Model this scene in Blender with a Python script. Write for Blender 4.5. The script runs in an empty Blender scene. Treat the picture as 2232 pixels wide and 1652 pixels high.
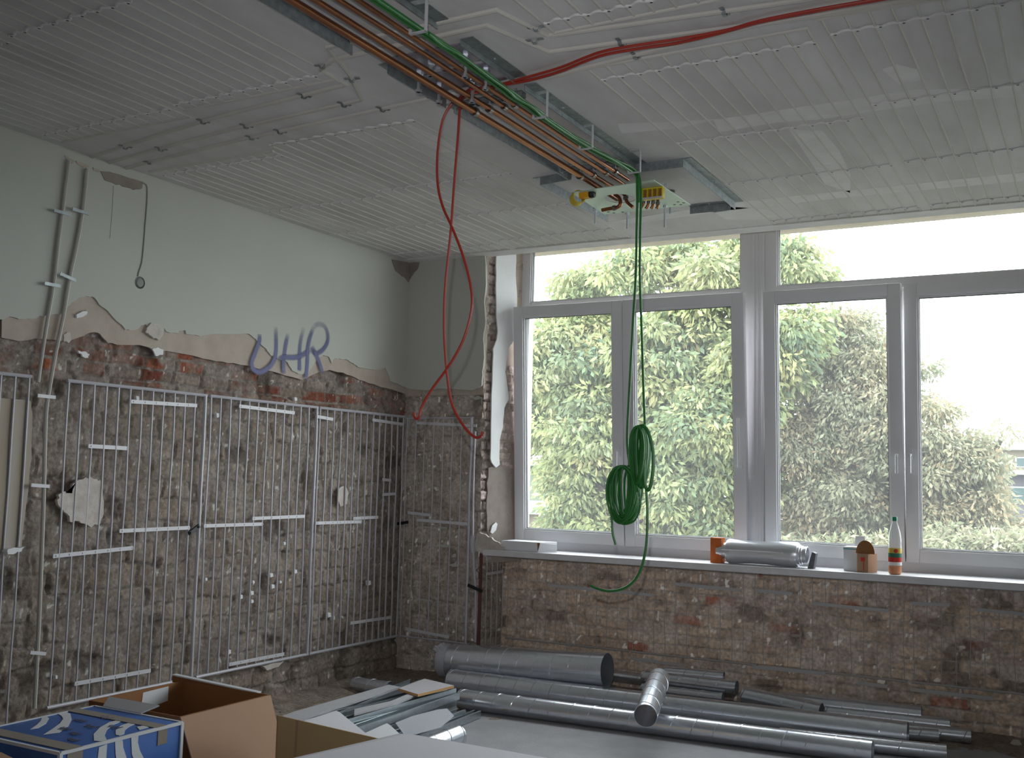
import bpy, bmesh, math, random
import numpy as np
from mathutils import Vector, Matrix
PI = math.pi
random.seed(7)
RNG = np.random.default_rng(11)
scene = bpy.context.scene
col = scene.collection

# ------------------------------------------------------------------ camera
IW, IH = 2232, 1652
F, YAW, PIT, ROL = 2298.49, -0.50667, 0.0927164, 0.0244851
CAM = Vector((4.913, -7.064, 1.566))
_f = Vector((math.sin(YAW)*math.cos(PIT), math.cos(YAW)*math.cos(PIT), math.sin(PIT)))
_r = Vector((math.cos(YAW), -math.sin(YAW), 0)); _u = _r.cross(_f)
_R = math.cos(ROL)*_r + math.sin(ROL)*_u
_U = -math.sin(ROL)*_r + math.cos(ROL)*_u
cd = bpy.data.cameras.new('camera'); cam = bpy.data.objects.new('camera', cd); col.objects.link(cam)
cd.sensor_width = 36; cd.sensor_fit = 'HORIZONTAL'; cd.lens = 36*F/IW; cd.clip_end = 400; cd.clip_start = .05
cam.matrix_world = Matrix(((_R.x, _U.x, -_f.x, CAM.x), (_R.y, _U.y, -_f.y, CAM.y), (_R.z, _U.z, -_f.z, CAM.z), (0, 0, 0, 1)))
scene.camera = cam

# ------------------------------------------------------------------ world and light
scene.view_settings.view_transform = 'Standard'; scene.view_settings.look = 'None'
scene.view_settings.exposure = 0.5; scene.view_settings.gamma = 1
scene.view_settings.use_curve_mapping = False
scene.cycles.max_bounces = 10; scene.cycles.diffuse_bounces = 6; scene.cycles.glossy_bounces = 5
scene.cycles.transparent_max_bounces = 24; scene.cycles.sample_clamp_indirect = 6
wd = bpy.data.worlds.new('overcast_sky'); scene.world = wd; wd.use_nodes = True
bg = wd.node_tree.nodes['Background']; bg.inputs[0].default_value = (.94, .965, 1.01, 1); bg.inputs[1].default_value = 8

YBACK = -9.2
def light(name, kind, loc, energy, size=.1, **k):
    l = bpy.data.lights.new(name, kind); l.energy = energy
    o = bpy.data.objects.new(name, l); o.location = loc; col.objects.link(o)
    for a, b in k.items(): setattr(l, a, b)
    return o
# daylight enters only by the windows: a portal guides the sampling there (it gives no light of its own)
pl = light('window_daylight', 'AREA', (4.85, .56, 2.2), 1, shape='RECTANGLE', size_y=2.5)
pl.data.size = 8.2; pl.rotation_euler = (-PI/2, 0, 0); pl.data.cycles.is_portal = True
# the small flash on the camera, above the lens
fl_ = light('camera_flash', 'SPOT', CAM + Vector((-.05, -.02, .2)), 150, shadow_soft_size=.02, color=(.97, .97, 1), spot_size=math.radians(64), spot_blend=1.0)
fl_.rotation_euler = (_f+Vector((.03, 0, .02))).to_track_quat('-Z', 'Y').to_euler()

# ------------------------------------------------------------------ helpers
def ray(x, y):
    return _R*((x-IW/2)/F) + _U*(-(y-IH/2)/F) + _f
def at(x, y, axis, val):
    """point of the room plane axis=val that shows at pixel (x, y)"""
    d = ray(x, y); k = 'xyz'.index(axis); t = (val-CAM[k])/d[k]
    return CAM + d*t

class MB:
    def __init__(s): s.v = []; s.f = []
    def add(s, vs, fs):
        n = len(s.v); s.v += [Vector(v) for v in vs]; s.f += [[i+n for i in f] for f in fs]; return s
    def box(s, a, b):
        x0, y0, z0 = a; x1, y1, z1 = b
        return s.add([(x0,y0,z0),(x1,y0,z0),(x1,y1,z0),(x0,y1,z0),(x0,y0,z1),(x1,y0,z1),(x1,y1,z1),(x0,y1,z1)],
                     [(0,3,2,1),(4,5,6,7),(0,1,5,4),(1,2,6,5),(2,3,7,6),(3,0,4,7)])
    def obox(s, p, q, w, h, up=(0,0,1)):
        """bar from p to q, w wide, h high (up), centred on the line"""
        p = Vector(p); q = Vector(q); d = (q-p).normalized(); up = Vector(up)
        sd = d.cross(up).normalized(); u = sd.cross(d).normalized()
        vs = [c + sd*(w/2*i) + u*(h/2*j) for c in (p, q) for i, j in ((-1,-1),(1,-1),(1,1),(-1,1))]
        return s.add(vs, [(0,1,2,3),(7,6,5,4),(0,4,5,1),(1,5,6,2),(2,6,7,3),(3,7,4,0)])
    def prism(s, pts, off):
        """polygon pts pushed by vector off"""
        off = Vector(off); n = len(pts); pts = [Vector(p) for p in pts]
        return s.add(pts + [p+off for p in pts], [list(range(n))[::-1], list(range(n, 2*n))] + [(i, (i+1) % n, n+(i+1) % n, n+i) for i in range(n)])
    def tube(s, pts, r, n=8, caps=True, r2=None):
        pts = [Vector(p) for p in pts]; m = len(pts)
        t = [(pts[min(i+1, m-1)]-pts[max(i-1, 0)]).normalized() for i in range(m)]
        ref = Vector((0,0,1)) if abs(t[0].z) < .9 else Vector((1,0,0))
        nrm = t[0].cross(ref).normalized(); vs = []
        for i in range(m):
            nrm = (nrm - t[i]*nrm.dot(t[i])).normalized(); b = t[i].cross(nrm)
            rr = r if r2 is None else r + (r2-r)*i/(m-1)
            vs += [pts[i] + (nrm*math.cos(2*PI*k/n) + b*math.sin(2*PI*k/n))*rr for k in range(n)]
        fs = [(i*n+k, i*n+(k+1) % n, (i+1)*n+(k+1) % n, (i+1)*n+k) for i in range(m-1) for k in range(n)]
        if caps: fs += [list(range(n))[::-1], list(range((m-1)*n, m*n))]
        return s.add(vs, fs)
    def lathe(s, o, prof, n=24, axis=(0,0,1)):
        """profile of (radius, height) about an axis through o"""
        a = Vector(axis).normalized(); ref = Vector((1,0,0)) if abs(a.x) < .9 else Vector((0,1,0))
        u = a.cross(ref).normalized(); v = a.cross(u); o = Vector(o); vs = []
        for r, h in prof: vs += [o + a*h + (u*math.cos(2*PI*k/n) + v*math.sin(2*PI*k/n))*r for k in range(n)]
        fs = [(i*n+k, i*n+(k+1) % n, (i+1)*n+(k+1) % n, (i+1)*n+k) for i in range(len(prof)-1) for k in range(n)]
        return s.add(vs, fs)
    def panel(s, pts, off, hole):
        """convex outline with a round/oval hole (both lists, same winding), given thickness"""
        return s

def smooth_pts(pts, k=6):
    """Catmull-Rom through the points"""
    P = [Vector(p) for p in pts]; P = [P[0]*2-P[1]] + P + [P[-1]*2-P[-2]]; out = []
    for i in range(1, len(P)-2):
        a, b, c, d = P[i-1:i+3]
        for j in range(k):
            t = j/k
            out.append(.5*((2*b) + (c-a)*t + (2*a-5*b+4*c-d)*t*t + (3*b-a-3*c+d)*t**3))
    out.append(P[-2]); return out

def wloc(o):
    l = Vector((0,0,0))
    while o is not None: l += o.location; o = o.parent
    return l

def build(name, mb, m, parent=None, loc=None, bevel=0, flat=False, local=False):
    me = bpy.data.meshes.new(name)
    base = Vector((0,0,0)) if local else wloc(parent)
    if loc is not None: base = base + (Vector(loc)-base if parent is None else Vector((0,0,0)))
    me.from_pydata([tuple(v-base) for v in mb.v], [], mb.f)
    bm = bmesh.new(); bm.from_mesh(me); bmesh.ops.recalc_face_normals(bm, faces=bm.faces)
    if any(len(f.verts) > 4 for f in bm.faces):
        bmesh.ops.triangulate(bm, faces=[f for f in bm.faces if len(f.verts) > 4], ngon_method='EAR_CLIP')
    if bevel: bmesh.ops.bevel(bm, geom=bm.edges[:], offset=bevel, segments=2, affect='EDGES', profile=.6)
    bm.to_mesh(me); bm.free()
    if not flat:
        me.polygons.foreach_set('use_smooth', [True]*len(me.polygons)); me.set_sharp_from_angle(angle=math.radians(32))
    me.materials.append(m)
    o = bpy.data.objects.new(name, me); col.objects.link(o)
    if parent is not None: o.parent = parent
    elif loc is not None: o.location = loc
    return o

def tag(o, label=None, cat=None, group=None, kind=None):
    if label: o['label'] = label
    if cat: o['category'] = cat
    if group: o['group'] = group
    if kind: o['kind'] = kind
    return o
def thing(name, label, cat, loc, group=None):
    o = bpy.data.objects.new(name, None); o.location = loc; o.empty_display_size = .05; col.objects.link(o)
    return tag(o, label, cat, group)
def struct(name, mb, m, parent=None, **k):
    o = build(name, mb, m, parent, **k)
    if parent is None: o['kind'] = 'structure'
    return o
def solo(name, label, cat, mb, m, group=None, **k):
    xs = [v.x for v in mb.v]; ys = [v.y for v in mb.v]; zs = [v.z for v in mb.v]
    return tag(build(name, mb, m, None, loc=((min(xs)+max(xs))/2, (min(ys)+max(ys))/2, min(zs)), **k), label, cat, group)

# ------------------------------------------------------------------ materials
def mat(name, color, rough=.6, metal=0, spec=.5, noise=None, bump=None, coat=0, trans=0, ior=1.45):
    """noise = (scale, amount, colour2[, stretch]); bump = (scale, strength, distance)"""
    m = bpy.data.materials.new(name); m.use_nodes = True; nt = m.node_tree; N = nt.nodes; L = nt.links
    b = N['Principled BSDF']; b.inputs['Base Color'].default_value = (*color, 1); b.inputs['Roughness'].default_value = rough
    b.inputs['Metallic'].default_value = metal; b.inputs['Specular IOR Level'].default_value = spec
    b.inputs['Coat Weight'].default_value = coat; b.inputs['Transmission Weight'].default_value = trans; b.inputs['IOR'].default_value = ior
    tc = N.new('ShaderNodeTexCoord')
    if noise:
        mp = N.new('ShaderNodeMapping'); L.new(tc.outputs['Object'], mp.inputs[0])
        if len(noise) > 3: mp.inputs['Scale'].default_value = noise[3]
        t = N.new('ShaderNodeTexNoise'); t.inputs['Scale'].default_value = noise[0]; t.inputs['Detail'].default_value = 6; t.inputs['Roughness'].default_value = .6
        L.new(mp.outputs[0], t.inputs[0])
        r = N.new('ShaderNodeValToRGB'); r.color_ramp.elements[0].position = .5-noise[1]/2; r.color_ramp.elements[1].position = .5+noise[1]/2
        r.color_ramp.elements[0].color = (*color, 1); r.color_ramp.elements[1].color = (*noise[2], 1)
        L.new(t.outputs[0], r.inputs[0]); L.new(r.outputs[0], b.inputs['Base Color'])
    if bump:
        t = N.new('ShaderNodeTexNoise'); t.inputs['Scale'].default_value = bump[0]; t.inputs['Detail'].default_value = 5
        L.new(tc.outputs['Object'], t.inputs[0])
        u = N.new('ShaderNodeBump'); u.inputs['Strength'].default_value = bump[1]; u.inputs['Distance'].default_value = bump[2]
        L.new(t.outputs[0], u.inputs['Height']); L.new(u.outputs[0], b.inputs['Normal'])
    return m
def attr_mat(name, rough=.9, bump=(60, .6, .004), transl=0):
    m = mat(name, (.5, .5, .5), rough, bump=bump, spec=.2); N = m.node_tree.nodes; L = m.node_tree.links
    a = N.new('ShaderNodeAttribute'); a.attribute_name = 'Col'; b = N['Principled BSDF']
    t = N.new('ShaderNodeTexNoise'); t.inputs['Scale'].default_value = 45; t.inputs['Detail'].default_value = 5
    tc = [n for n in N if n.type == 'TEX_COORD'][0]; L.new(tc.outputs['Object'], t.inputs[0])
    r = N.new('ShaderNodeMapRange'); r.inputs[1].default_value = .3; r.inputs[2].default_value = .7; r.inputs[3].default_value = .72; r.inputs[4].default_value = 1.28
    L.new(t.outputs[0], r.inputs[0])
    mx = N.new('ShaderNodeVectorMath'); mx.operation = 'SCALE'; L.new(a.outputs['Color'], mx.inputs[0]); L.new(r.outputs[0], mx.inputs['Scale'])
    L.new(mx.outputs[0], b.inputs['Base Color'])
    if transl:
        tr = N.new('ShaderNodeBsdfTranslucent'); L.new(a.outputs['Color'], tr.inputs[0])
        ms = N.new('ShaderNodeMixShader'); ms.inputs[0].default_value = transl
        L.new(b.outputs[0], ms.inputs[1]); L.new(tr.outputs[0], ms.inputs[2]); L.new(ms.outputs[0], N['Material Output'].inputs[0])
    return m
def clear_mat(name, tint, refl=.08, haze=0, hcol=(.9,.9,.9)):
    """thin clear sheet: straight-through transparency with a fresnel gloss"""
    m = bpy.data.materials.new(name); m.use_nodes = True; N = m.node_tree.nodes; L = m.node_tree.links
    N.remove(N['Principled BSDF']); t = N.new('ShaderNodeBsdfTransparent'); t.inputs[0].default_value = (*tint, 1)
    g = N.new('ShaderNodeBsdfGlossy'); g.inputs['Roughness'].default_value = .02 if not haze else .25
    lw = N.new('ShaderNodeLayerWeight'); lw.inputs[0].default_value = .5
    p5 = N.new('ShaderNodeMath'); p5.operation = 'POWER'; p5.inputs[1].default_value = 5; L.new(lw.outputs['Facing'], p5.inputs[0])
    fr = N.new('ShaderNodeMath'); fr.operation = 'MULTIPLY_ADD'; fr.inputs[1].default_value = .8; fr.inputs[2].default_value = .04; L.new(p5.outputs[0], fr.inputs[0])
    ms = N.new('ShaderNodeMixShader'); L.new(fr.outputs[0], ms.inputs[0]); L.new(t.outputs[0], ms.inputs[1]); L.new(g.outputs[0], ms.inputs[2])
    out = ms
    if haze:
        d = N.new('ShaderNodeBsdfDiffuse'); d.inputs[0].default_value = (*hcol, 1)
        m2 = N.new('ShaderNodeMixShader'); m2.inputs[0].default_value = haze
        L.new(ms.outputs[0], m2.inputs[1]); L.new(d.outputs[0], m2.inputs[2]); out = m2
    L.new(out.outputs[0], N['Material Output'].inputs[0]); return m

M = {}
M['brick'] = attr_mat('rough_brickwork', .95, (70, .8, .006))
M['brick2'] = attr_mat('parapet_brickwork', .95, (60, .6, .004))
M['plaster'] = mat('old_painted_plaster', (.46, .463, .42), .8, noise=(1.3, .5, (.50, .50, .455)), bump=(90, .15, .002))
M['render'] = mat('beige_render', (.40, .335, .28), .95, noise=(9, .5, (.50, .43, .37)), bump=(120, .5, .003))
M['white_plaster'] = mat('white_plaster', (.82, .82, .82), .85, noise=(6, .6, (.72, .72, .73)), bump=(50, .2, .002))
M['dirty_plaster'] = mat('dirty_white_plaster', (.60, .56, .52), .95, noise=(14, .4, (.42, .36, .32)), bump=(60, .6, .004))
M['old_panel'] = mat('stained_old_plaster_panel', (.42, .39, .35), .85, noise=(3, .35, (.36, .29, .22), (1, 3, .25)))
M['ceiling'] = mat('skimmed_ceiling', (.53, .515, .51), .9, noise=(2.2, .38, (.68, .665, .665), (1.6, .45, 1)), bump=(35, .25, .003))
M['cei_tube'] = mat('plastered_tube', (.58, .56, .51), .9, noise=(3, .5, (.50, .48, .45)))
M['cei_joint'] = mat('ceiling_patch_plaster', (.76, .745, .745), .9, noise=(8, .5, (.64, .62, .62)), bump=(60, .3, .003))
M['black'] = mat('black_plastic', (.015, .015, .017), .45)
M['pvc'] = mat('white_pvc', (.72, .72, .74), .38, noise=(5, .6, (.68, .67, .69)))
M['sill'] = mat('white_sill_board', (.72, .71, .73), .4, noise=(12, .5, (.62, .60, .62)))
M['gasket'] = mat('dark_gasket', (.05, .055, .06), .6)
M['glass'] = clear_mat('window_glass', (.90, .93, .92))
def glare_veil(m, k):
    N = m.node_tree.nodes; L = m.node_tree.links; o = N['Material Output']; src = o.inputs[0].links[0].from_socket
    t = N.new('ShaderNodeBsdfTranslucent'); t.inputs[0].default_value = (.9, .92, .95, 1); ms = N.new('ShaderNodeMixShader'); ms.inputs[0].default_value = k
    L.new(src, ms.inputs[1]); L.new(t.outputs[0], ms.inputs[2]); L.new(ms.outputs[0], o.inputs[0])
glare_veil(M['glass'], .018)  # translucent veil in the glass imitates glare washing out the view
M['tube'] = mat('grey_capillary_tube', (.50, .49, .53), .35, noise=(8, .6, (.42, .41, .45)))
M['strip'] = mat('white_clip_strip', (.60, .59, .62), .4)
M['feed'] = mat('pale_feed_pipe', (.48, .465, .43), .55, noise=(5, .5, (.42, .40, .37)))
M['tube_dusty'] = mat('dusty_capillary_tube', (.46, .44, .43), .6)
M['strip_dusty'] = mat('dusty_clip_strip', (.55, .53, .53), .6)
M['galv'] = mat('galvanised_steel', (.36, .39, .40), .5, .75, noise=(30, .35, (.24, .26, .27)))
M['plate'] = mat('passivated_zinc_plate', (.62, .72, .62), .45, .35, noise=(12, .5, (.55, .66, .60)))
M['zplate'] = mat('zinc_anchor_plate', (.36, .35, .40), .4, .6, noise=(20, .4, (.30, .29, .34)))
M['bolt'] = mat('zinc_bolt', (.62, .66, .72), .32, .8)
M['steel'] = mat('clamp_steel', (.28, .27, .27), .3, .9)
M['copper'] = mat('aged_copper', (.42, .17, .075), .36, .9, noise=(7, .5, (.22, .09, .05), (1, .4, 1)))
M['green'] = mat('green_cable_sheath', (.02, .15, .03), .42, noise=(20, .5, (.03, .19, .035)))
M['red'] = mat('red_hose', (.36, .035, .02), .4)
M['orange_end'] = mat('bare_copper_end', (.6, .22, .08), .4)
M['duct'] = mat('spiral_duct_steel', (.74, .77, .83), .27, .84, noise=(40, .45, (.64, .67, .73)), coat=.5)
M['alu'] = mat('brushed_aluminium', (.78, .79, .84), .33, .8, noise=(60, .5, (.70, .71, .76), (.05, 1, 1)))
M['stud'] = mat('zinc_stud', (.56, .61, .64), .3, .85, noise=(25, .4, (.45, .50, .53)))
M['gypsum'] = mat('plasterboard_face', (.46, .45, .47), .85, noise=(30, .5, (.40, .39, .41)))
M['chip'] = mat('chipboard_core', (.62, .36, .16), .8)
M['laminate'] = mat('grey_laminate', (.50, .48, .50), .5)
M['table'] = mat('worktop_grey', (.74, .72, .77), .6, noise=(60, .6, (.71, .69, .74)))
M['card'] = mat('brown_cardboard', (.42, .255, .165), .85, noise=(4, .6, (.38, .23, .14)))
M['card_in'] = mat('dark_cardboard', (.30, .135, .05), .85, noise=(5, .6, (.25, .11, .04)))
M['card_y'] = mat('tan_cardboard', (.52, .36, .18), .85, noise=(5, .6, (.46, .31, .15)))
M['paper'] = mat('white_paper', (.70, .71, .74), .6)
M['blue'] = mat('printed_blue', (.035, .12, .42), .45, noise=(9, .6, (.05, .15, .46)))
M['tape'] = mat('packing_tape', (.27, .23, .19), .3, noise=(12, .5, (.33, .29, .25)))
M['ink'] = mat('pen_ink', (.04, .04, .08), .6)
M['spray'] = None
M['concrete'] = mat('dusty_concrete', (.25, .243, .255), .8, noise=(5, .5, (.33, .32, .335)), bump=(50, .5, .006))
M['rubble'] = mat('rubble', (.30, .26, .23), .95, noise=(14, .5, (.22, .18, .16)))
M['yellow'] = mat('yellow_plastic', (.62, .47, .02), .5)
M['amber'] = mat('amber_plastic', (.70, .34, .01), .5)
M['greenpl'] = mat('green_plastic', (.05, .35, .08), .5)
M['hook'] = mat('white_plastic_hook', (.46, .46, .48), .5)
M['orange'] = mat('orange_carton', (.62, .16, .03), .7, noise=(30, .5, (.52, .12, .02)))
M['rust'] = mat('rusty_steel', (.14, .05, .04), .8, noise=(20, .5, (.10, .045, .04)))
M['wire'] = mat('grey_conduit', (.22, .22, .20), .6)
M['foil'] = clear_mat('plastic_film', (.95, .95, .97), haze=.45, hcol=(.75, .76, .82))
M['pet'] = clear_mat('clear_bottle', (.93, .95, .96), haze=.12)
M['juice'] = mat('apple_juice', (.75, .22, .03), .15)
M['lab_w'] = mat('label_white', (.8, .78, .78), .5)
M['lab_r'] = mat('label_red', (.55, .03, .02), .5)
M['lab_g'] = mat('label_green', (.02, .16, .09), .5)
M['lab_y'] = mat('label_yellow', (.6, .45, .05), .5)
M['teal'] = mat('teal_print', (.05, .32, .30), .5)
M['outwall'] = mat('facade_cream', (.17, .145, .11), .9)
M['outwhite'] = mat('facade_white', (.30, .30, .30), .8)
M['outgrey'] = mat('roof_felt', (.075, .073, .085), .9)
M['outglass'] = mat('facade_window', (.05, .08, .08), .2)
M['grass'] = mat('lawn', (.05, .07, .03), .95, noise=(.6, .5, (.08, .075, .05)))
M['bark'] = mat('bark', (.045, .04, .03), .95, noise=(12, .5, (.03, .026, .02)))
M['leaf'] = attr_mat('leaves', .6, None, .4)

# ------------------------------------------------------------------ noise fields and brick sheets
def vnoise(x, y, seed):
    xi = np.floor(x).astype(np.int64); yi = np.floor(y).astype(np.int64); xf = x-xi; yf = y-yi
    xf = xf*xf*(3-2*xf); yf = yf*yf*(3-2*yf)
    def h(a, b):
        n = (a*374761393 + b*668265263 + seed*982451653) & 0xffffffff
        n = ((n ^ (n >> 13))*1274126177) & 0xffffffff
        return ((n ^ (n >> 16)) & 0xffff)/65535.
    return (h(xi, yi)*(1-xf)+h(xi+1, yi)*xf)*(1-yf)+(h(xi, yi+1)*(1-xf)+h(xi+1, yi+1)*xf)*yf
def fbm(x, y, seed, o=4):
    s = 0; a = 1; t = 0
    for i in range(o): s = s+a*vnoise(x*2**i, y*2**i, seed+i*17); t += a; a *= .5
    return s/t
def hash2(a, b, seed):
    n = (a.astype(np.int64)*73856093 ^ b.astype(np.int64)*19349663 ^ seed*83492791) & 0xffffffff
    n = ((n ^ (n >> 13))*1274126177) & 0xffffffff
    return ((n ^ (n >> 16)) & 0xffff)/65535.
def sheet(name, o, ud, vd, nd, U, V, step, fn, m):
    """displaced wall sheet: fn(u, v) -> height along nd, rgb albedo"""
    nu = int(U/step)+1; nv = int(V/step)+1
    u, v = np.meshgrid(np.linspace(0, U, nu), np.linspace(0, V, nv)); u = u.ravel(); v = v.ravel()
    h, rgb = fn(u, v)
    P = np.array(o)[None]+u[:, None]*np.array(ud)+v[:, None]*np.array(vd)+h[:, None]*np.array(nd)
    me = bpy.data.meshes.new(name); me.vertices.add(nu*nv); me.vertices.foreach_set('co', P.ravel().astype(np.float32))
    i, j = np.meshgrid(np.arange(nu-1), np.arange(nv-1)); a = (j*nu+i).ravel()
    q = np.stack([a, a+1, a+nu+1, a+nu], 1)
    if np.dot(np.cross(ud, vd), nd) < 0: q = q[:, ::-1]
    me.loops.add(q.size); me.loops.foreach_set('vertex_index', q.ravel().astype(np.int32))
    me.polygons.add(len(q)); me.polygons.foreach_set('loop_start', np.arange(0, q.size, 4, dtype=np.int32))
    me.update(calc_edges=True); me.polygons.foreach_set('use_smooth', np.ones(len(q), bool))
    ca = me.color_attributes.new('Col', 'FLOAT_COLOR', 'POINT')
    ca.data.foreach_set('color', np.concatenate([rgb, np.ones((len(rgb), 1))], 1).ravel().astype(np.float32))
    me.materials.append(m); ob = bpy.data.objects.new(name, me); col.objects.link(ob); return ob

def lerp(a, b, t): return a*(1-t[:, None])+b*t[:, None]
def brick_fn(seed, v0, red_lo=9, red_hi=9, base=((.205, .16, .13), (.29, .24, .205)), amp=.011, blk=(.245, .077), redamt=0, coarse=None, gain=1, wob=1):
    c = lambda *k: np.array(k)[None]
    def fn(u, v):
        z = v+v0
        w = (fbm(u*2.3, v*2.3, seed, 3)-.5)*.05*wob+(fbm(u*9, v*9, seed+3, 2)-.5)*.03*(wob-1); w2 = (fbm(u*3, v*3+9, seed+5, 3)-.5)*.03*wob+(fbm(u*10+4, v*8, seed+6, 2)-.5)*.028*(wob-1)
        row = np.floor((z+w2)/blk[1]); fv = (z+w2)/blk[1]-row
        sh = hash2(row, row*0+3, seed)*.5+(row % 2)*.5
        uu = (u+w)/blk[0]+sh; cu = np.floor(uu); fu = uu-cu
        b1 = hash2(cu, row, seed+1); b2 = hash2(cu, row, seed+2); b3 = hash2(cu, row, seed+7)
        ev = np.minimum(fv, 1-fv)*blk[1]; eu = np.minimum(fu, 1-fu)*blk[0]
        e = np.minimum(ev, eu)+(fbm(u*40, v*40, seed+9, 2)-.5)*.007
        inb = np.clip((e-.0045)/.006, 0, 1)
        big = fbm(u*5, v*5, seed+11, 5); fine = fbm(u*26, v*26, seed+13, 3)
        smear = np.clip((fbm(u*3.1+7, v*4.3, seed+15, 4)-.50+.05*(wob-1))*9, 0, 1)
        inb = inb*(1-.55*smear)
        h = -.016*(1-inb)+inb*(b1-.5)*.014+(big-.5)*amp*3.2+(fine-.5)*.012
        mort = lerp(c(.17, .14, .118), c(.30, .265, .24), np.clip((fine-.3)*2, 0, 1))
        bc = lerp(c(*base[0]), c(*base[1]), b2)
        redz = np.clip((z-red_lo)/.05, 0, 1)*np.clip((red_hi-z)/.05, 0, 1)
        isred = redz*(b3 < .72)+(1-redz)*(b3 < redamt)*.8
        bc = lerp(bc, lerp(c(.15, .05, .035), c(.30, .10, .055), b2), isred*np.clip((fbm(u*7, v*7, seed+21, 3)-.36)*8, 0, 1))
        rgb = lerp(mort, bc, inb)
        dust = np.clip((fbm(u*11, v*9, seed+31, 4)-.52)*5, 0, 1)*.45
        rgb = lerp(rgb, c(.36, .32, .29), dust)
        sp = (fbm(u*34, v*22, seed+41, 2) > .83).astype(float)
        rgb = lerp(rgb, c(.62, .60, .56), sp*.8)
        pit = np.clip((fbm(u*6+3, v*6, seed+51, 4)-.66)*9, 0, 1)
        h = h-pit*.018; rgb = lerp(rgb, c(.07, .055, .045), pit*.6)
        if coarse is not None:
            h2, rgb2 = coarse(u, v); k = np.clip((2.0-z+(fbm(u*3, v*3, seed+71, 3)-.5)*.16)/.06, 0, 1)
            h = h*(1-k)+h2*k; rgb = lerp(rgb, rgb2, k)
            return h, rgb
        return np.minimum(h, .022)-.008, rgb*gain
    return fn

H = 3.3           # ceiling height
XR, YB = 10.2, -9.0  # far right wall and the wall behind the camera
NY = .38          # back of the niche under the windows
JX = .885; JY = .34   # window end of the splayed reveal

# ------------------------------------------------------------------ room shell
struct('floor', MB().box((-.3, YB-.2, -.25), (XR+.2, NY+.2, 0)), M['concrete'])
struct('ceiling', MB().box((-.3, YB-.2, H), (XR+.2, .02, H+.35)), M['ceiling'])
struct('trim_1', MB().box((-.3, -.13, H-.004), (XR, .024, H+.02)), M['cei_joint'])
cl_ = bpy.data.objects['ceiling']
for px in ([(1560,262),(1640,252),(1700,240),(1780,228),(1850,218),(2000,196),(2120,190),(2232,185),(2232,207),(2050,222),(1880,248),(1780,262),(1700,268),(1570,285)],
           [(1725,280),(1790,286),(1830,330),(1862,380),(1850,420),(1800,400),(1760,340)], [(1915,150),(1960,138),(1998,148),(2004,176),(1950,188)],
           [(1550,458),(1600,450),(1680,455),(1700,470),(1640,480),(1580,478)], [(1300,488),(1450,462),(1600,440),(1750,424),(1900,408),(2232,376),(2232,393),(1900,424),(1600,458),(1400,484)],
           [(880,265),(960,300),(1010,330),(960,330),(900,300)], [(1350,270),(1480,262),(1560,262),(1480,280),(1360,290)]):
    pp = [at(x, y, 'z', H) for x, y in px]
    build('skim_patch', MB().prism([Vector((p.x+random.uniform(-.02,.02), p.y+random.uniform(-.02,.02), H-.0012)) for p in pp], (0,0,.002)), M['cei_joint'], cl_)
wl = sheet('wall_left', (0, -6.5, 0), (0,1,0), (0,0,1), (1,0,0), 6.52, 2.55, .009, brick_fn(3, 0, 2.02, 2.36, coarse=brick_fn(5, 0, 9, 9, ((.235, .185, .15), (.33, .275, .23)), .012, (.20, .125), .0, gain=1.0, wob=2.2)), M['brick']); wl['kind'] = 'structure'
struct('wall_left_core', MB().box((-.25, YB-.2, 0), (-.06, 1, H)), M['plaster'], parent=wl).name = 'wall_core'
build('upper_brickwork', MB().box((-.06, YB, 2.5), (.003, 0, H)), M['plaster'], wl)
build('wall_core', MB().box((-.06, YB, 0), (0, -6.45, 2.55)), M['brick'], wl)
# back wall: pier, reveal, niche
# trodden dirt along the wall foot
def dirt(u, v):
    x = u-.05; y = v-4.3; d = np.minimum(np.abs(x), np.abs(y)*1.0)
    h = .055*np.exp(-d/.22)-.012+(fbm(u*6, v*6, 91, 5)-.5)*.05
    n = fbm(u*14, v*14, 92, 4)
    return h, lerp(np.array([[.16, .125, .10]]), np.array([[.34, .285, .24]]), n)
dt = sheet('dirt', (-.05, -4.3, 0), (1,0,0), (0,1,0), (0,0,1), 1.6, 4.32, .02, dirt, M['brick']); dt['kind'] = 'stuff'; dt['label'] = 'trodden brown dirt banked along the foot of the left wall'; dt['category'] = 'dirt'
def dirt2(u, v):
    h = .03*np.exp(-(.42-v)/.2)-.006+(fbm(u*6, v*6, 95, 5)-.5)*.03
    return h, lerp(np.array([[.16, .125, .10]]), np.array([[.33, .28, .24]]), fbm(u*14, v*14, 96, 4))
dt = sheet('dirt', (1.5, -.1, 0), (1,0,0), (0,1,0), (0,0,1), 5.0, .48, .02, dirt2, M['brick']); dt['kind'] = 'stuff'; dt['label'] = 'thin brown dirt under the brick parapet behind the ducts'; dt['category'] = 'dirt'
pier = sheet('wall_back', (0, 0, 0), (1,0,0), (0,0,1), (0,-1,0), .745, 2.25, .009, brick_fn(21, 0, 9, 9, ((.19, .165, .14), (.26, .23, .20)), .011, (.20, .145), gain=1.9), M['brick']); pier['kind'] = 'structure'
build('pier_core', MB().box((-.05, .03, 0), (.715, .44, H)), M['plaster'], pier)
build('upper_pier', MB().box((0, .0, 2.2), (.74, .04, H)), M['render'], pier)
rt = sheet('niche_return', (.745, 0, 0), (0,1,0), (0,0,1), (1,0,0), NY+.02, .99, .009, brick_fn(33, 0, 9, 9, ((.19, .165, .14), (.26, .23, .20)), gain=1.9), M['brick']); rt.parent = pier
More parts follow.
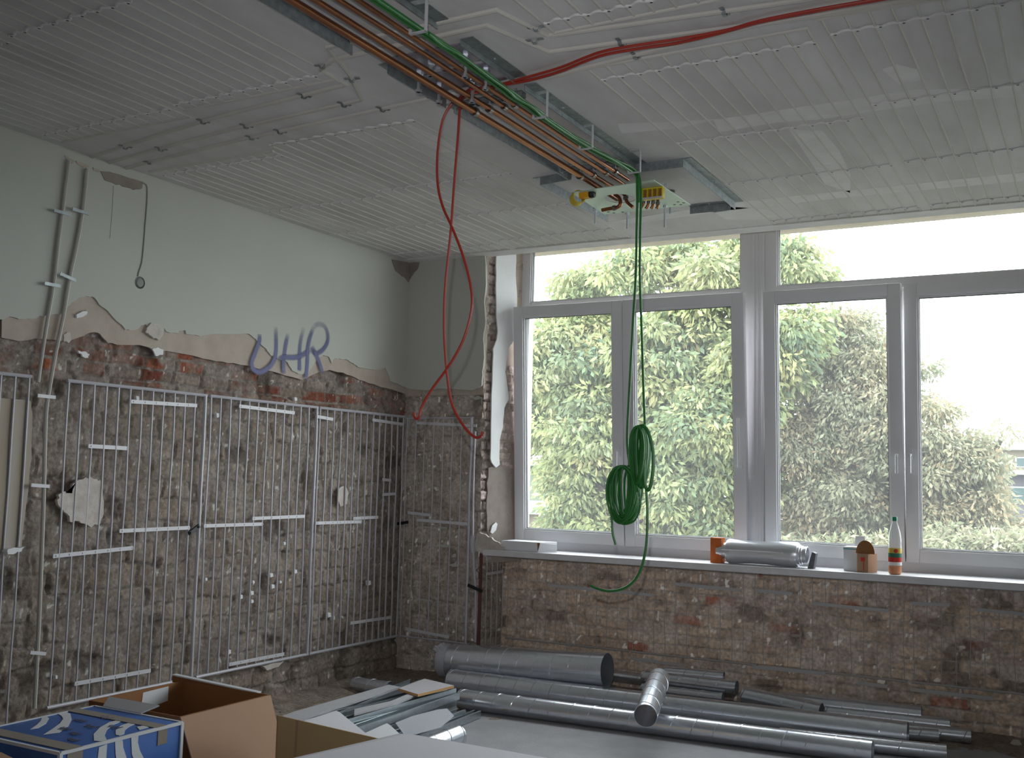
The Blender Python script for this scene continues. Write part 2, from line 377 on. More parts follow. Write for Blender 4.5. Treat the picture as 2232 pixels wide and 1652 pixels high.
ni = sheet('wall_niche', (.73, NY, 0), (1,0,0), (0,0,1), (0,-1,0), XR-.7, 1.0, .009,
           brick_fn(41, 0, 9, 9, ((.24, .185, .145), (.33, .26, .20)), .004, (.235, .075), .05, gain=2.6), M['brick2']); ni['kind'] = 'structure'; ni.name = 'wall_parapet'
build('parapet_core', MB().box((.7, NY+.04, -.2), (XR+.2, .75, .99)), M['render'], ni)
L_ = math.hypot(JX-.745, JY)
rd = (np.array([JX-.745, JY, 0])/L_); rn = np.array([rd[1], -rd[0], 0])
rv = sheet('window_reveal', (.745, 0, .95), rd, (0,0,1), rn, L_+.1, 2.5, .009, brick_fn(57, .95, 9, 9, ((.42, .34, .30), (.60, .50, .46)), .005, (.16, .077)), M['brick']); rv.parent = pier
build('reveal_core', MB().prism([(.6, .04, .9), (.73, .04, .9), (JX+.01, JY+.04, .9), (JX+.01, JY+.10, .9), (.6, JY+.10, .9)], (0,0,2.7)), M['render'], pier)
struct('wall_right', MB().box((XR, YB-.2, 0), (XR+.2, 1, H)), M['white_plaster'])
wf = MB().box((-.3, YB-.2, 0), (XR+.2, YB, H))
struct('wall_front', wf, M['white_plaster'])
struct('trim_2', MB().box((.6, .02, H+.15), (XR+.2, .8, H+.35)), M['render'])     # lintel above the window recess

def on_left(x, y, d=0): return at(x, y, 'x', d)
def on_pier(x, y, d=0): return at(x, y, 'y', -d)
def on_niche(x, y, d=0): return at(x, y, 'y', NY-d)
def on_plane(px, py, o, n, d=0):
    o = Vector(o)+Vector(n)*d; r = ray(px, py); t = (o-CAM).dot(Vector(n))/r.dot(Vector(n)); return CAM+r*t
def on_rev(x, y, d=0): return on_plane(x, y, (.745, 0, 0), tuple(rn), d)
def jag(pts, amp, k=3):
    """roughen a broken edge"""
    out = []
    for i in range(len(pts)-1):
        a = Vector(pts[i]); b = Vector(pts[i+1])
        for j in range(k):
            t = j/k; out.append(a.lerp(b, t)+(Vector((0,0,0)) if j == 0 else Vector((random.uniform(-amp, amp), random.uniform(-amp, amp), random.uniform(-amp, amp)))))
    out.append(Vector(pts[-1])); return out

edge = [(0,697),(15,690),(45,696),(70,695),(80,689),(105,686),(130,684),(140,672),(150,660),(165,650),(180,646),(195,647),(205,655),(215,668),(235,685),(255,705),(268,719),(280,720),(295,717),(303,709),(312,707),(318,714),(330,722),(345,726),(352,716),(358,723),(383,727),(385,721),(398,720),(400,728),(430,733),(470,728),(520,728),(537,728),(548,737),(560,747),(575,760),(585,775),(607,784),(622,790),(632,808),(645,815),(667,815),(675,800),(688,780),(700,774),(712,778),(718,792),(722,782),(735,782),(748,783),(765,792),(775,800),(790,803),(810,806),(835,802),(840,812),(846,830),(865,838),(881,846)]
e0 = [on_left(x, y) for x, y in edge]
zc = e0[0].z
def flatx(p, d): p = Vector(p); p.x = d; return p
poly = [Vector((0, -6.4, zc)), Vector((0, -5, zc+.02)), Vector((0, -4.4, zc-.02))] + jag(e0, .004)
poly = poly + [Vector((0, 0, poly[-1].z)), Vector((0, 0, H)), Vector((0, -6.4, H))]
pla = build('plaster_layer', MB().prism([flatx(p, .006) for p in poly], (.016, 0, 0)), M['plaster'], wl)
build('plaster_layer', MB().box((0, YB, 2.0), (.022, -6.38, H)), M['plaster'], wl)
# beige render band left below the broken plaster edge
low = [(885,860),(840,846),(800,835),(770,822),(745,812),(715,806),(690,812),(655,828),(600,812),(560,804),(520,795),(480,788),(440,782),(400,772),(360,765),(330,762),(300,752),(262,752),(232,748),(215,728),(195,725),(170,735),(140,742),(120,742),(95,738),(60,741),(30,742),(0,736)]
poly = jag([on_left(x, y) for x, y in low], .006) + [e+Vector((0,0,.03)) for e in e0]
build('render_layer', MB().prism([flatx(p, .002) for p in poly], (.011, 0, 0)), M['render'], wl)
def patch(name, px, m, plane, d0, th, parent, amp=.005, k=3):
    pts = jag([plane(x, y) for x, y in px]+[plane(*px[0])], amp, k)[:-1]
    n = {on_left: Vector((1,0,0)), on_pier: Vector((0,-1,0)), on_niche: Vector((0,-1,0)), on_rev: Vector(tuple(rn))}[plane]
    o = {on_left: Vector((0,0,0)), on_pier: Vector((0,0,0)), on_niche: Vector((0,NY,0)), on_rev: Vector((.745,0,0))}[plane]
    pts = [p-n*((p-o).dot(n))+n*d0 for p in pts]
    return build(name, MB().prism(pts, n*th), m, parent)
# single flakes of plaster left on the bricks
patch('plaster_flake', [(160,686),(172,680),(184,676),(182,686),(170,692),(162,694)], M['white_plaster'], on_left, .012, .014, wl)
patch('plaster_flake', [(312,715),(322,704),(338,706),(350,718),(345,735),(338,742),(322,733),(310,726)], M['dirty_plaster'], on_left, .012, .02, wl)
patch('plaster_flake', [(134,730),(142,723),(150,728),(150,742),(145,748),(135,745)], M['dirty_plaster'], on_left, .006, .012, wl)
patch('plaster_flake', [(166,764),(178,766),(190,772),(188,780),(175,777)], M['white_plaster'], on_left, .006, .012, wl)
patch('plaster_flake', [(328,762),(340,757),(352,762),(350,774),(335,776)], M['white_plaster'], on_left, .006, .010, wl)
patch('fluffy_mortar_patch', [(120,1078),(135,1070),(150,1075),(152,1055),(180,1040),(205,1044),(215,1052),(217,1080),(219,1120),(212,1140),(190,1148),(165,1135),(150,1138),(140,1120),(120,1100)], M['dirty_plaster'], on_left, .006, .02, wl, .008, 4)
patch('old_plaster_panel', [(-60,868),(0,868),(62,874),(66,900),(64,1000),(58,1060),(50,1120),(42,1190),(30,1200),(0,1202),(-60,1205)], M['old_panel'], on_left, .012, .006, wl, .004)
patch('plaster_flake', [(0,1196),(38,1190),(30,1200),(18,1204),(0,1206)], M['white_plaster'], on_left, .012, .05, wl)
patch('plaster_flake', [(735,1065),(748,1055),(756,1075),(752,1098),(738,1104),(732,1085)], M['dirty_plaster'], on_left, .008, .01, wl)
for (x, y) in ((445,1262),(548,1268),(587,1253),(607,1268),(521,1300),(545,1292),(545,1310),(590,1278),(800,1270),(616,1184),(713,1340),(722,1346),(118,1475),(495,1420),(640,1245),(470,905),(640,870),(295,868)):
    s = random.uniform(3, 6)
    patch('mortar_fleck', [(x-s*.6, y-s), (x+s*.6, y-s*.8), (x+s*.7, y+s*.6), (x-s*.4, y+s)], M['white_plaster'], on_left, .0, .02, wl, .002, 2)
patch('mortar_lump', [(566,1451),(590,1444),(612,1440),(600,1452),(575,1460)], M['dirty_plaster'], on_left, 0, .03, wl)
# holes broken out at the ceiling joint
patch('broken_corner', [(213,374),(240,378),(275,389),(306,398),(303,412),(285,415),(262,408),(240,400),(222,394)], M['brick'] and M['rust'], on_left, .018, .008, wl).data.materials[0] = M['rubble']
for px in ([(134,340),(158,352),(150,358),(138,348)], [(160,352),(190,362),(186,366),(175,366),(162,358)], [(196,366),(213,374),(208,376),(198,372)]):
    patch('broken_edge', px, M['render'], on_left, .018, .007, wl, .003)
patch('broken_corner', [(848,566),(880,572),(888,574),(886,616),(878,606),(866,598),(856,590)], M['rubble'], on_left, .018, .008, wl, .006)
# wall socket hole, conduit and hairline marks
sc_ = on_left(305, 616, .022)
build('socket_box', MB().lathe(sc_, [(.0, -.001), (.03, .0005), (.036, .002), (.036, -.0)], 24, (1,0,0)), M['black'], wl)
build('socket_knockout', MB().lathe(sc_+Vector((.001,0,0)), [(.0, .0015), (.022, .0018), (.026, .001)], 24, (1,0,0)), M['wire'], wl)
build('buried_conduit', MB().tube(smooth_pts([on_left(x, y, .023) for x, y in ((306,398),(314,400),(320,408),(320,440),(316,490),(313,530),(309,570),(303,590),(300,602))], 4), .0045, 6), M['wire'], wl)
build('hairline_crack', MB().tube([on_left(x, y, .022) for x, y in ((247,405),(245,450),(241,500),(239,520))], .0015, 4), M['wire'], wl)
# pier plaster
pe = [(888,574),(881,846),(900,848),(930,851),(960,847),(1000,849),(1030,851),(1046,846),(1053,838),(1054,810),(1058,780),(1056,740),(1061,700),(1058,660),(1062,620),(1060,560)]
pts = [on_pier(x, y) for x, y in pe]; pts[0] = Vector((0,0,H)); pts[1] = Vector((0,0,pts[1].z)); pts[-1].z = H
pts = [pts[0]] + jag(pts[1:], .004)
build('pier_plaster', MB().prism([Vector((p.x, -.004, p.z)) for p in pts], (0, -.016, 0)), M['plaster'], pier)
patch('broken_corner', [(888,574),(918,574),(912,590),(900,604),(888,618)], M['rubble'], on_pier, .018, .006, pier, .006)
# reveal plaster, broken bricks show beside it
rp = [(1079,558),(1122,553),(1121,600),(1124,650),(1124,700),(1118,740),(1105,760),(1101,790),(1098,810),(1104,850),(1106,868),(1096,890),(1093,930),(1086,960),(1085,990),(1086,1012),(1078,1019),(1070,1010),(1066,1000),(1068,900),(1071,800),(1072,760),(1080,740),(1082,720),(1079,690),(1078,620)]
patch('reveal_plaster', rp, M['white_plaster'], on_rev, .008, .012, pier, .003)
patch('plaster_flake', [(1066,1160),(1070,1145),(1078,1138),(1081,1142),(1078,1155),(1070,1163)], M['white_plaster'], on_rev, .01, .01, pier, .001)
patch('mortar_patch', [(1064,1020),(1100,1015),(1105,1060),(1100,1100),(1110,1140),(1105,1180),(1075,1185),(1062,1160),(1060,1090)], M['rubble'], on_rev, -.006, .012, pier, .008, 4)
patch('broken_corner', [(1030,1195),(1045,1160),(1062,1165),(1085,1180),(1100,1192),(1102,1204),(1060,1206)], M['dirty_plaster'], on_pier, .004, .02, pier, .008, 4)
# graffiti, sprayed on plaster, render and brick alike
def spray_mat():
    m = bpy.data.materials.new('blue_spray_paint'); m.use_nodes = True; N = m.node_tree.nodes; L = m.node_tree.links
    b = N['Principled BSDF']; b.inputs['Base Color'].default_value = (.012, .016, .16, 1); b.inputs['Roughness'].default_value = .5
    a = N.new('ShaderNodeAttribute'); a.attribute_name = 'Col'; t = N.new('ShaderNodeBsdfTransparent'); ms = N.new('ShaderNodeMixShader')
    L.new(a.outputs['Fac'], ms.inputs[0]); L.new(t.outputs[0], ms.inputs[1]); L.new(b.outputs[0], ms.inputs[2]); L.new(ms.outputs[0], N['Material Output'].inputs[0]); return m
M['spray'] = spray_mat()
strokes = [
 ([(566,728),(565,745),(556,770),(549,790),(553,805),(566,811),(582,804),(595,790),(601,770),(602,745),(601,712)], [.7,1,1,1,1,1,1,1,1,.8,.3]),
 ([(628,728),(623,750),(619,780),(618,800),(620,815)], [.4,.9,1,1,1]),
 ([(662,715),(655,745),(653,775),(653,800),(652,808)], [.3,.6,.9,1,1]),
 ([(605,785),(618,779),(640,779),(655,776),(668,768),(676,765)], [.5,.8,1,.9,.8,.6]),
 ([(684,712),(676,735),(671,760),(670,790),(668,815),(665,826)], [.4,.9,1,1,1,.7]),
 ([(684,712),(695,706),(708,712),(715,730),(713,748),(702,764),(688,770),(676,760)], [.4,.25,.35,.7,.9,.9,.7,.6]),
 ([(680,755),(690,775),(698,795),(704,815)], [.8,1,1,1])]
gv = []; gf = []; ga = []
for k, (pxs, al) in enumerate(strokes):
    pp = smooth_pts([on_left(x, y, .0235+.0004*k) for x, y in pxs], 5); n = len(pp)
    aa = np.interp(np.linspace(0, len(al)-1, n), range(len(al)), al)
    for i, p in enumerate(pp):
        t = (pp[min(i+1, n-1)]-pp[max(i-1, 0)]).normalized(); sd = t.cross(Vector((1,0,0))).normalized()
        fade = min(1, i/3, (n-1-i)/3)
        for w, a in ((-.024, 0), (-.012, .85), (0, 1), (.012, .85), (.024, 0)):
            gv.append(tuple(p+sd*w)); ga.append(a*aa[i]*(.35+.65*fade))
    b0 = len(gv)-5*n
    gf += [(b0+i*5+j, b0+i*5+j+1, b0+(i+1)*5+j+1, b0+(i+1)*5+j) for i in range(n-1) for j in range(4)]
me = bpy.data.meshes.new('sprayed_lettering'); me.from_pydata(gv, [], gf); ca = me.color_attributes.new('Col', 'FLOAT_COLOR', 'POINT')
ca.data.foreach_set('color', np.repeat(np.array(ga, np.float32), 4)); me.materials.append(M['spray'])
g = bpy.data.objects.new('sprayed_lettering', me); col.objects.link(g); g.parent = wl; g['label'] = 'blue sprayed letters UHR'

# ------------------------------------------------------------------ windows
YS, YF = .30, .34     # inner face of the sashes, of the fixed frame
def member(mb, x0, x1, y0, y1, z0, z1): return mb.box((x0, y0, z0), (x1, y1, z1))
def ring(x0, x1, z0, z1, y0, y1, w):
    m = MB(); wl_, wr, wb, wt = w if isinstance(w, tuple) else (w,)*4
    m.box((x0, y0, z0), (x0+wl_, y1, z1)); m.box((x1-wr, y0, z0), (x1, y1, z1))
    m.box((x0+wl_, y0, z0), (x1-wr, y1, z0+wb)); m.box((x0+wl_, y0, z1-wt), (x1-wr, y1, z1)); return m
def sash(root, x0, x1, tilt, handle_side, long=False):
    z0, z1 = 1.075, 2.915; w = .082
    e = bpy.data.objects.new('sash', None); col.objects.link(e); e.parent = root; e.location = Vector((x0, YS, z0))-wloc(root)
    e.rotation_euler = (tilt, 0, 0); W = x1-x0; Hh = z1-z0
    build('sash_frame', ring(0, W, 0, Hh, 0, .062, w), M['pvc'], e, local=True, bevel=.004)
    build('glazing_bead', ring(w-.002, W-w+.002, w-.002, Hh-w+.002, .012, .05, .014), M['pvc'], e, local=True, bevel=.002)
    build('gasket', ring(w+.012, W-w-.012, w+.012, Hh-w-.012, .022, .046, .0035), M['gasket'], e, local=True)
    build('glass_pane', MB().box((w+.012, .03, w+.012), (W-w-.012, .036, Hh-w-.012)), M['glass'], e, local=True, flat=True)
    hx = W-.035 if handle_side > 0 else .035; hz = .62 if long else .70
    h = MB().box((hx-.013, -.014, hz-.03), (hx+.013, 0, hz+.04)).tube([(hx, -.012, hz), (hx, -.045, hz), (hx, -.05, hz-.015)], .009, 8)
    h.tube([(hx, -.048, hz+.0), (hx, -.05, hz-.12 if not long else hz+.33)], .0085, 8)
    build('handle', h, M['pvc'], e, local=True, bevel=0)
    return e
XA0, XA1 = .865, 2.77; XB0, XB1 = 2.86, 4.765; XC0, XC1 = 4.855, 6.76; XD0, XD1 = 6.85, 8.755
def window(name, x0, x1, xm, tilts, longs):
    e = bpy.data.objects.new(name, None); e.location = (x0, YF, 1.01); col.objects.link(e); e['kind'] = 'structure'
    yb = YF+.075; m = MB()
    m.box((x0, YF, 1.01), (x0+.085, yb, 3.46)); m.box((x1-.085, YF, 1.01), (x1, yb, 3.46))
    m.box((x0+.085, YF, 1.01), (x1-.085, yb, 1.10)); m.box((x0+.085, YF, 3.40), (x1-.085, yb, 3.46))
    m.box((x0+.085, YF, 2.87), (x1-.085, yb, 2.965)); m.box((xm-.03, YF+.02, 1.10), (xm+.03, yb, 2.87))
    build('window_frame', m, M['pvc'], e, bevel=.004)
    build('drip_moulding', MB().box((x0+.06, YF-.018, 2.898), (x1-.06, YF+.002, 2.918)), M['pvc'], e, bevel=.004)
    build('glazing_bead', ring(x0+.08, x1-.08, 2.96, 3.405, YF+.012, YF+.05, .016), M['pvc'], e, bevel=.002)
    build('gasket', ring(x0+.096, x1-.096, 2.976, 3.39, YF+.02, YF+.046, .0035), M['gasket'], e)
    build('glass_pane', MB().box((x0+.09, YF+.03, 2.97), (x1-.09, YF+.036, 3.40)), M['glass'], e, flat=True)
    sash(e, x0+.02, xm-.004, tilts[0], +1, longs[0]); sash(e, xm+.004, x1-.02, tilts[1], -1 if not longs[1] else 1, longs[1])
    return e
window('window_1', XA0, XA1, 1.82, (.062, .068), (False, True))
window('window_2', XB0, XB1, 3.805, (.045, 0), (False, False))
window('window_3', XC0, XC1, 5.805, (0, 0), (False, False))  # this window and the next are unseen, added to bring in daylight
window('window_4', XD0, XD1, 7.80, (0, 0), (False, False))
for i, (a, b) in enumerate(((XA1, XB0), (XB1, XC0), (XC1, XD0), (XD1, XR))):
    m = MB().box((a, YF-.012, 1.01), (b, YF+.07, 3.46)) if i < 3 else MB().box((a, YF-.01, .99), (b, .7, 3.46))
    if i < 3:
        for k in range(3): m.box((a+.012+.026*k, YF-.018, 1.01), (a+.022+.026*k, YF-.01, 3.46))
    struct('trim_%d' % (3+i), m, M['pvc'] if i < 3 else M['plaster'], bevel=.002 if i < 3 else 0)
si = struct('trim_7', MB().box((.80, -.045, .985), (XR, YF+.1, 1.012)), M['sill'], bevel=.004)
build('sill_nosing', MB().box((.80, -.05, .968), (XR, -.03, 1.0)), M['sill'], si, bevel=.003)

# ------------------------------------------------------------------ capillary tube mats on the walls
def tube_mat(name, label, plane_o, ud, nd, u0, u1, z0, z1, step, r=.0062, strips=(), thick=None, group='wall heating mats of grey tubes', d=.022, lean=0, mt='tube', ms='strip'):
    """mat in a wall plane: headers top and bottom, single tubes between them"""
    o = Vector(plane_o); ud = Vector(ud); nd = Vector(nd)
    P = lambda u, z, k=0: o+ud*u+Vector((0,0,z))+nd*(d+k+lean*(z-z0))
    t = thing(name, label, 'heating mat', P((u0+u1)/2, z0), group); hr = .0105 if r > .005 else .007
    build('header_pipe', MB().tube([P(u0-.012, z1), P(u1+.012, z1)], hr, 8), M[mt], t)
    build('header_pipe', MB().tube([P(u0-.012, z0), P(u1+.012, z0)], hr, 8), M[mt], t)
    n = max(1, round((u1-u0)/step))
    for i in range(n+1):
        u = u0+(u1-u0)*i/n; q = [P(u, z1)]
        for k in range(1, 6):
            q.append(P(u+random.uniform(-.004, .004), z1+(z0-z1)*k/6, random.uniform(-.001, .004)))
        q.append(P(u, z0))
        rr = .0115 if (thick is not None and i in thick) else r
        build('tube', MB().tube(smooth_pts(q, 3), rr, 6), M[mt], t)
    for a, b in strips:
        a = Vector(a)+nd*.008; b = Vector(b)+nd*.008; m = MB().obox(a, b, .022, .006, up=tuple(nd))
        L = (b-a).length; k = 0
        while k*.085 < L-.02:
            c = a+(b-a).normalized()*(.02+k*.085); m.tube([c, c+nd*.006], .005, 6); k += 1
        build('clip_strip', m, M[ms], t)
    return t
sl = lambda *q: [(on_left(a, b, .018), on_left(c, d_, .018)) for a, b, c, d_ in q]
tube_mat('heating_tube_mat', 'wall tube mat at the left picture edge, crossing the old cream plaster panel', (0,0,0), (0,1,0), (1,0,0), -4.45, -3.47, .24, 2.03, .0837)
tube_mat('heating_tube_mat', 'left wall tube mat under the sprayed-free plaster peak, nearest the cardboard boxes', (0,0,0), (0,1,0), (1,0,0), -3.225, -2.215, .29, 2.03, .0837, thick=(12,),
         strips=sl((283,875,427,884),(190,972,274,977),(258,1157,411,1150),(113,1212,287,1194),(160,1490,326,1461)))
tube_mat('heating_tube_mat', 'middle left wall tube mat directly below the blue graffiti', (0,0,0), (0,1,0), (1,0,0), -2.165, -1.13, .29, 2.03, .0837, thick=(12,),
         strips=sl((519,885,640,900),(442,1146,570,1142),(548,1130,662,1125),(497,1448,617,1425)))
tube_mat('heating_tube_mat', 'left wall tube mat that ends in the dark room corner', (0,0,0), (0,1,0), (1,0,0), -1.09, -.04, .29, 2.03, .0837,
         strips=sl((690,908,724,914),(810,915,878,925),(832,1045,850,1047),(832,1078,860,1076),(687,1140,786,1137),(768,1130,822,1127),(762,1358,850,1345)))
sp = lambda *q: [(on_pier(a, b, .018), on_pier(c, d_, .018)) for a, b, c, d_ in q]
tube_mat('heating_tube_mat', 'narrow tube mat on the dark pier between corner and window', (0,0,0), (1,0,0), (0,-1,0), .05, .655, .29, 2.02, .0837, r=.0042, thick=(7,),
         strips=sp((910,922,1040,928),(890,1117,940,1123),(910,1133,1022,1142),(885,1370,980,1388)))
rt_o = (.745, 0, 0)
tube_mat('heating_tube_mat', 'small tube mat on the return beside the end of the windowsill', rt_o, (0,1,0), (1,0,0), .08, .33, .25, .95, .0837, r=.0035,
         strips=[(at(1058,1218,'x',.763), at(1083,1214,'x',.763)), (at(1058,1251,'x',.763), at(1095,1245,'x',.763))])
sn = lambda *q: [(on_niche(a, b, .018), on_niche(c, d_, .018)) for a, b, c, d_ in q]
nl = ['tube mat under the sill left of the hanging green cable end', 'tube mat under the sill below the silver cylinder', 'tube mat under the sill below the juice bottle', 'tube mat under the sill at the right picture edge']
nst = [((1195,1275,1425,1297),), ((1468,1272,1612,1286),(1375,1434,1490,1450)), ((1648,1287,1728,1294),(1772,1315,1936,1331),(1640,1453,1800,1468),(1870,1487,1935,1496)), ((1988,1315,2070,1318),(2128,1328,2240,1339),(1985,1502,2165,1522))]
for i, (a, b) in enumerate(((.80, 1.83), (1.87, 2.79), (2.85, 3.78), (3.84, 4.86))):
    tube_mat('heating_tube_mat', nl[i], (0, NY, 0), (1,0,0), (0,-1,0), a, b, .30, .935, .0837, r=.0026, strips=sn(*nst[i]), d=.018, mt='tube_dusty', ms='strip_dusty')

def clip_bar(p, q, root, m='galv'):
    build('fixing_strap', MB().obox(p, q, .018, .004, up=(1,0,0)), M[m], root)
fa = [(150,350),(137,455),(127,530),(117,620),(103,700),(92,770),(83,833)]
t = thing('feed_pipe', 'pale feed pipe rising to the ceiling, left one of the pair', 'pipe', on_left(83, 833, .03), 'feed pipes of the wall mats')
build('pipe_run', MB().tube(smooth_pts([on_left(x, y, .034) for x, y in fa], 3), .010, 8), M['feed'], t)
for a, b in (((118,458),(153,468)), ((97,617),(132,624))): clip_bar(on_left(*a, .046), on_left(*b, .046), t)
fb = [(190,368),(180,460),(166,540),(151,610),(138,690),(122,765),(108,845),(100,903),(96,1050),(92,1173),(84,1370),(75,1544)]
t = thing('feed_pipe', 'pale feed pipe running from ceiling down the edge of the first full wall mat', 'pipe', on_left(75, 1544, .03), 'feed pipes of the wall mats')
build('pipe_run', MB().tube(smooth_pts([on_left(x, y, .034) for x, y in fb], 3), .011, 8), M['feed'], t)
for a, b in (((158,455),(194,466)), ((131,596),(166,612)), ((82,862),(121,866)), ((68,1057),(108,1060)), ((66,1422),(100,1425))): clip_bar(on_left(*a, .048), on_left(*b, .048), t, 'galv' if a[1] < 700 else 'strip')
t = thing('feed_pipe', 'grey feed pipe standing on the edge of the pier beside the window', 'pipe', on_pier(1035, 1280, .03), 'feed pipes of the wall mats')
build('pipe_run', MB().tube(smooth_pts([on_pier(x, y, .03) for x, y in ((1036,940),(1033,1010),(1031,1100),(1031,1180),(1033,1240),(1037,1290),(1036,1400))], 3), .009, 8), M['tube'], t)
build('film_wrapping', MB().tube(smooth_pts([on_pier(x, y, .03) for x, y in ((1031,1168),(1029,1185),(1031,1205))], 3), .02, 8), M['foil'], t)
solo('steel_pipe', 'thin rusty red pipe standing at the pier edge behind the big duct', 'pipe', MB().tube([on_pier(1049, 1206, .012), on_pier(1043, 1405, .012), Vector((on_pier(1043, 1405).x, -.012, 0))], .013, 10), M['rust'])
def clamp(label, a, b):
    a = Vector(a); b = Vector(b); d = (b-a).normalized(); m = MB().obox(a, b, .022, .014, up=(1,0,0) if abs((b-a).x) < .05 else (0,-1,0))
    for k in (.12, .88): c = a.lerp(b, k); m.tube([c-Vector((.0,.0,0)), c+(Vector((.014,0,0)) if abs((b-a).x) < .05 else Vector((0,-.014,0)))], .007, 8)
    solo('black_clamp', label, 'clamp', m, M['black'], 'black clamps across the tube mats')
clamp('black clamp between the first and second full mats of the left wall', on_left(412,1163,.036), on_left(434,1146,.036))
clamp('black clamp in the dark room corner', on_pier(863,1142,.03)+Vector((.0,-.0,0)), on_pier(889,1138,.03))
clamp('slanted black clamp on the pipes at the pier edge', on_pier(1020,1275,.045), on_pier(1051,1289,.045))

# ------------------------------------------------------------------ ceiling mats, plastered over
def ceiling_mat(label, x0, x1, y0, y1, strips):
    t = thing('ceiling_tube_mat', label, 'heating mat', ((x0+x1)/2, (y0+y1)/2, H-.01), 'plastered tube mats on the ceiling')
    n = max(1, round((x1-x0)/.0845))
    for i in range(n+1):
        x = x0+(x1-x0)*i/n; q = [(x+random.uniform(-.003, .003), y0+(y1-y0)*k/8, H-.0002) for k in range(9)]
        build('tube', MB().tube(smooth_pts(q, 2), .0055, 8), M['cei_tube'], t)
    for y in (y0, y1): build('header_pipe', MB().tube([(x0-.01, y, H), (x1+.01, y, H)], .009, 8), M['cei_tube'], t)
    for y in strips:
        q = []
        for k in range(n*8+1):
            u = k/8; x = x0+(x1-x0)*u/n
            q.append((x, y+.010*math.sin(u*2*PI)+.004*math.sin(u*1.7+y), H+.001-.003*(.5+.5*math.cos(u*2*PI+1))))
        st_ = MB().tube(q, .0065, 6); nf = len(st_.f)
        for k in range(n+1):
            u = k+.25; x = min(x0+(x1-x0)*u/n, x1)
            st_.lathe((x, y+.004, H-.0085), [(.0001, 0), (.006, 0), (.006, .004)], 8)
        b = build('clip_strip', st_, M['cei_joint'], t); b.data.materials.append(M['black'])
        for f in b.data.polygons:
            if f.center.z+b.parent.location.z < H-.0079 and abs(f.normal.z) > .2: f.material_index = 1
    return t
ceiling_mat('plastered mat of thin lines, back left of the ceiling along the left wall, window half', .10, 1.03, -2.82, -.16, (-.36, -1.10, -1.82, -2.74))
ceiling_mat('plastered mat of thin lines left of the copper pipes, window half', 1.09, 2.02, -2.90, -.16, (-.46, -1.20, -1.93, -2.93+.02))
ceiling_mat('plastered mat of thin lines in the upper left picture corner, along the left wall', .10, 1.03, -6.3, -3.42, (-3.55, -4.42, -5.3))
ceiling_mat('plastered mat of thin lines upper left, left of the copper pipes', 1.09, 2.02, -6.3, -3.50, (-3.58, -4.46, -5.35))
ceiling_mat('plastered mat with ribs right of the red hose start, above the first window', 3.06, 3.98, -3.14, -.14, (-.25, -1.22, -2.04, -3.0))
ceiling_mat('plastered mat with ribs at the right picture edge of the ceiling', 4.05, 4.97, -3.20, -.14, (-.27, -1.25, -2.20, -3.05))
ceiling_mat('plastered mat with ribs along the top picture edge, right of the rails', 3.10, 4.02, -6.3, -3.52, (-3.62, -4.5))
ceiling_mat('plastered mat with ribs at the top right corner of the picture', 4.10, 5.0, -6.3, -3.50, (-3.60, -4.5))
# plastered supply pipes crossing the room
def supply(label, pts, straps):
    q = [Vector((x, y, H-.001)) for x, y in pts]; t = thing('plastered_supply_pipe', label, 'pipe', q[0], 'plastered supply pipes on the ceiling')
    build('pipe_run', MB().tube(q, .012, 8), M['cei_tube'], t)
    for (x, y, a) in straps:
        d = Vector((math.cos(a), math.sin(a), 0)); c = Vector((x, y, H))
        m = MB().obox(c-d*.036+Vector((0,0,-.003)), c-d*.014+Vector((0,0,-.004)), .016, .003)
        m.obox(c-d*.014+Vector((0,0,-.004)), c-d*.008+Vector((0,0,-.017)), .016, .003).obox(c-d*.009+Vector((0,0,-.017)), c+d*.009+Vector((0,0,-.017)), .016, .003)
        m.obox(c+d*.008+Vector((0,0,-.017)), c+d*.014+Vector((0,0,-.004)), .016, .003).obox(c+d*.014+Vector((0,0,-.004)), c+d*.036+Vector((0,0,-.003)), .016, .003)
        build('fixing_strap', m, M['galv'], t)
supply('plastered supply pipe across the left ceiling, the one farthest from the window', [(.02,-3.17),(1.08,-3.35),(2.02,-3.44),(2.02,-3.62),(2.14,-3.69),(2.9,-3.70),(3.0,-3.37),(4.02,-3.24),(4.9,-3.14),(7.4,-2.9)], ((.35,-3.22,1.2),(1.05,-3.345,1.3),(1.75,-3.41,1.2),(2.06,-3.66,.2),(3.0,-3.5,.15),(3.3,-3.335,1.5)))
supply('plastered supply pipe across the left ceiling, middle one of three', [(.02,-3.05),(1.1,-3.19),(1.96,-3.25),(2.1,-3.52),(2.2,-3.80),(3.0,-3.80),(3.07,-3.51),(3.94,-3.40),(4.9,-3.3),(7.4,-3.05)], ((.5,-3.11,1.3),(1.2,-3.2,1.2),(1.85,-3.24,1.2),(2.08,-3.48,.3),(3.06,-3.6,.2),(3.75,-3.42,1.5)))
supply('plastered supply pipe across the left ceiling, the one nearest the window', [(.02,-2.93),(1.0,-3.04),(2.25,-3.13),(2.9,-3.13),(3.82,-3.26),(4.6,-3.2),(7.4,-2.95)], ((.25,-2.96,.5),(1.1,-3.05,1.0),(1.3,-3.06,1.2),(1.98,-3.11,1.1),(3.3,-3.18,1.5)))

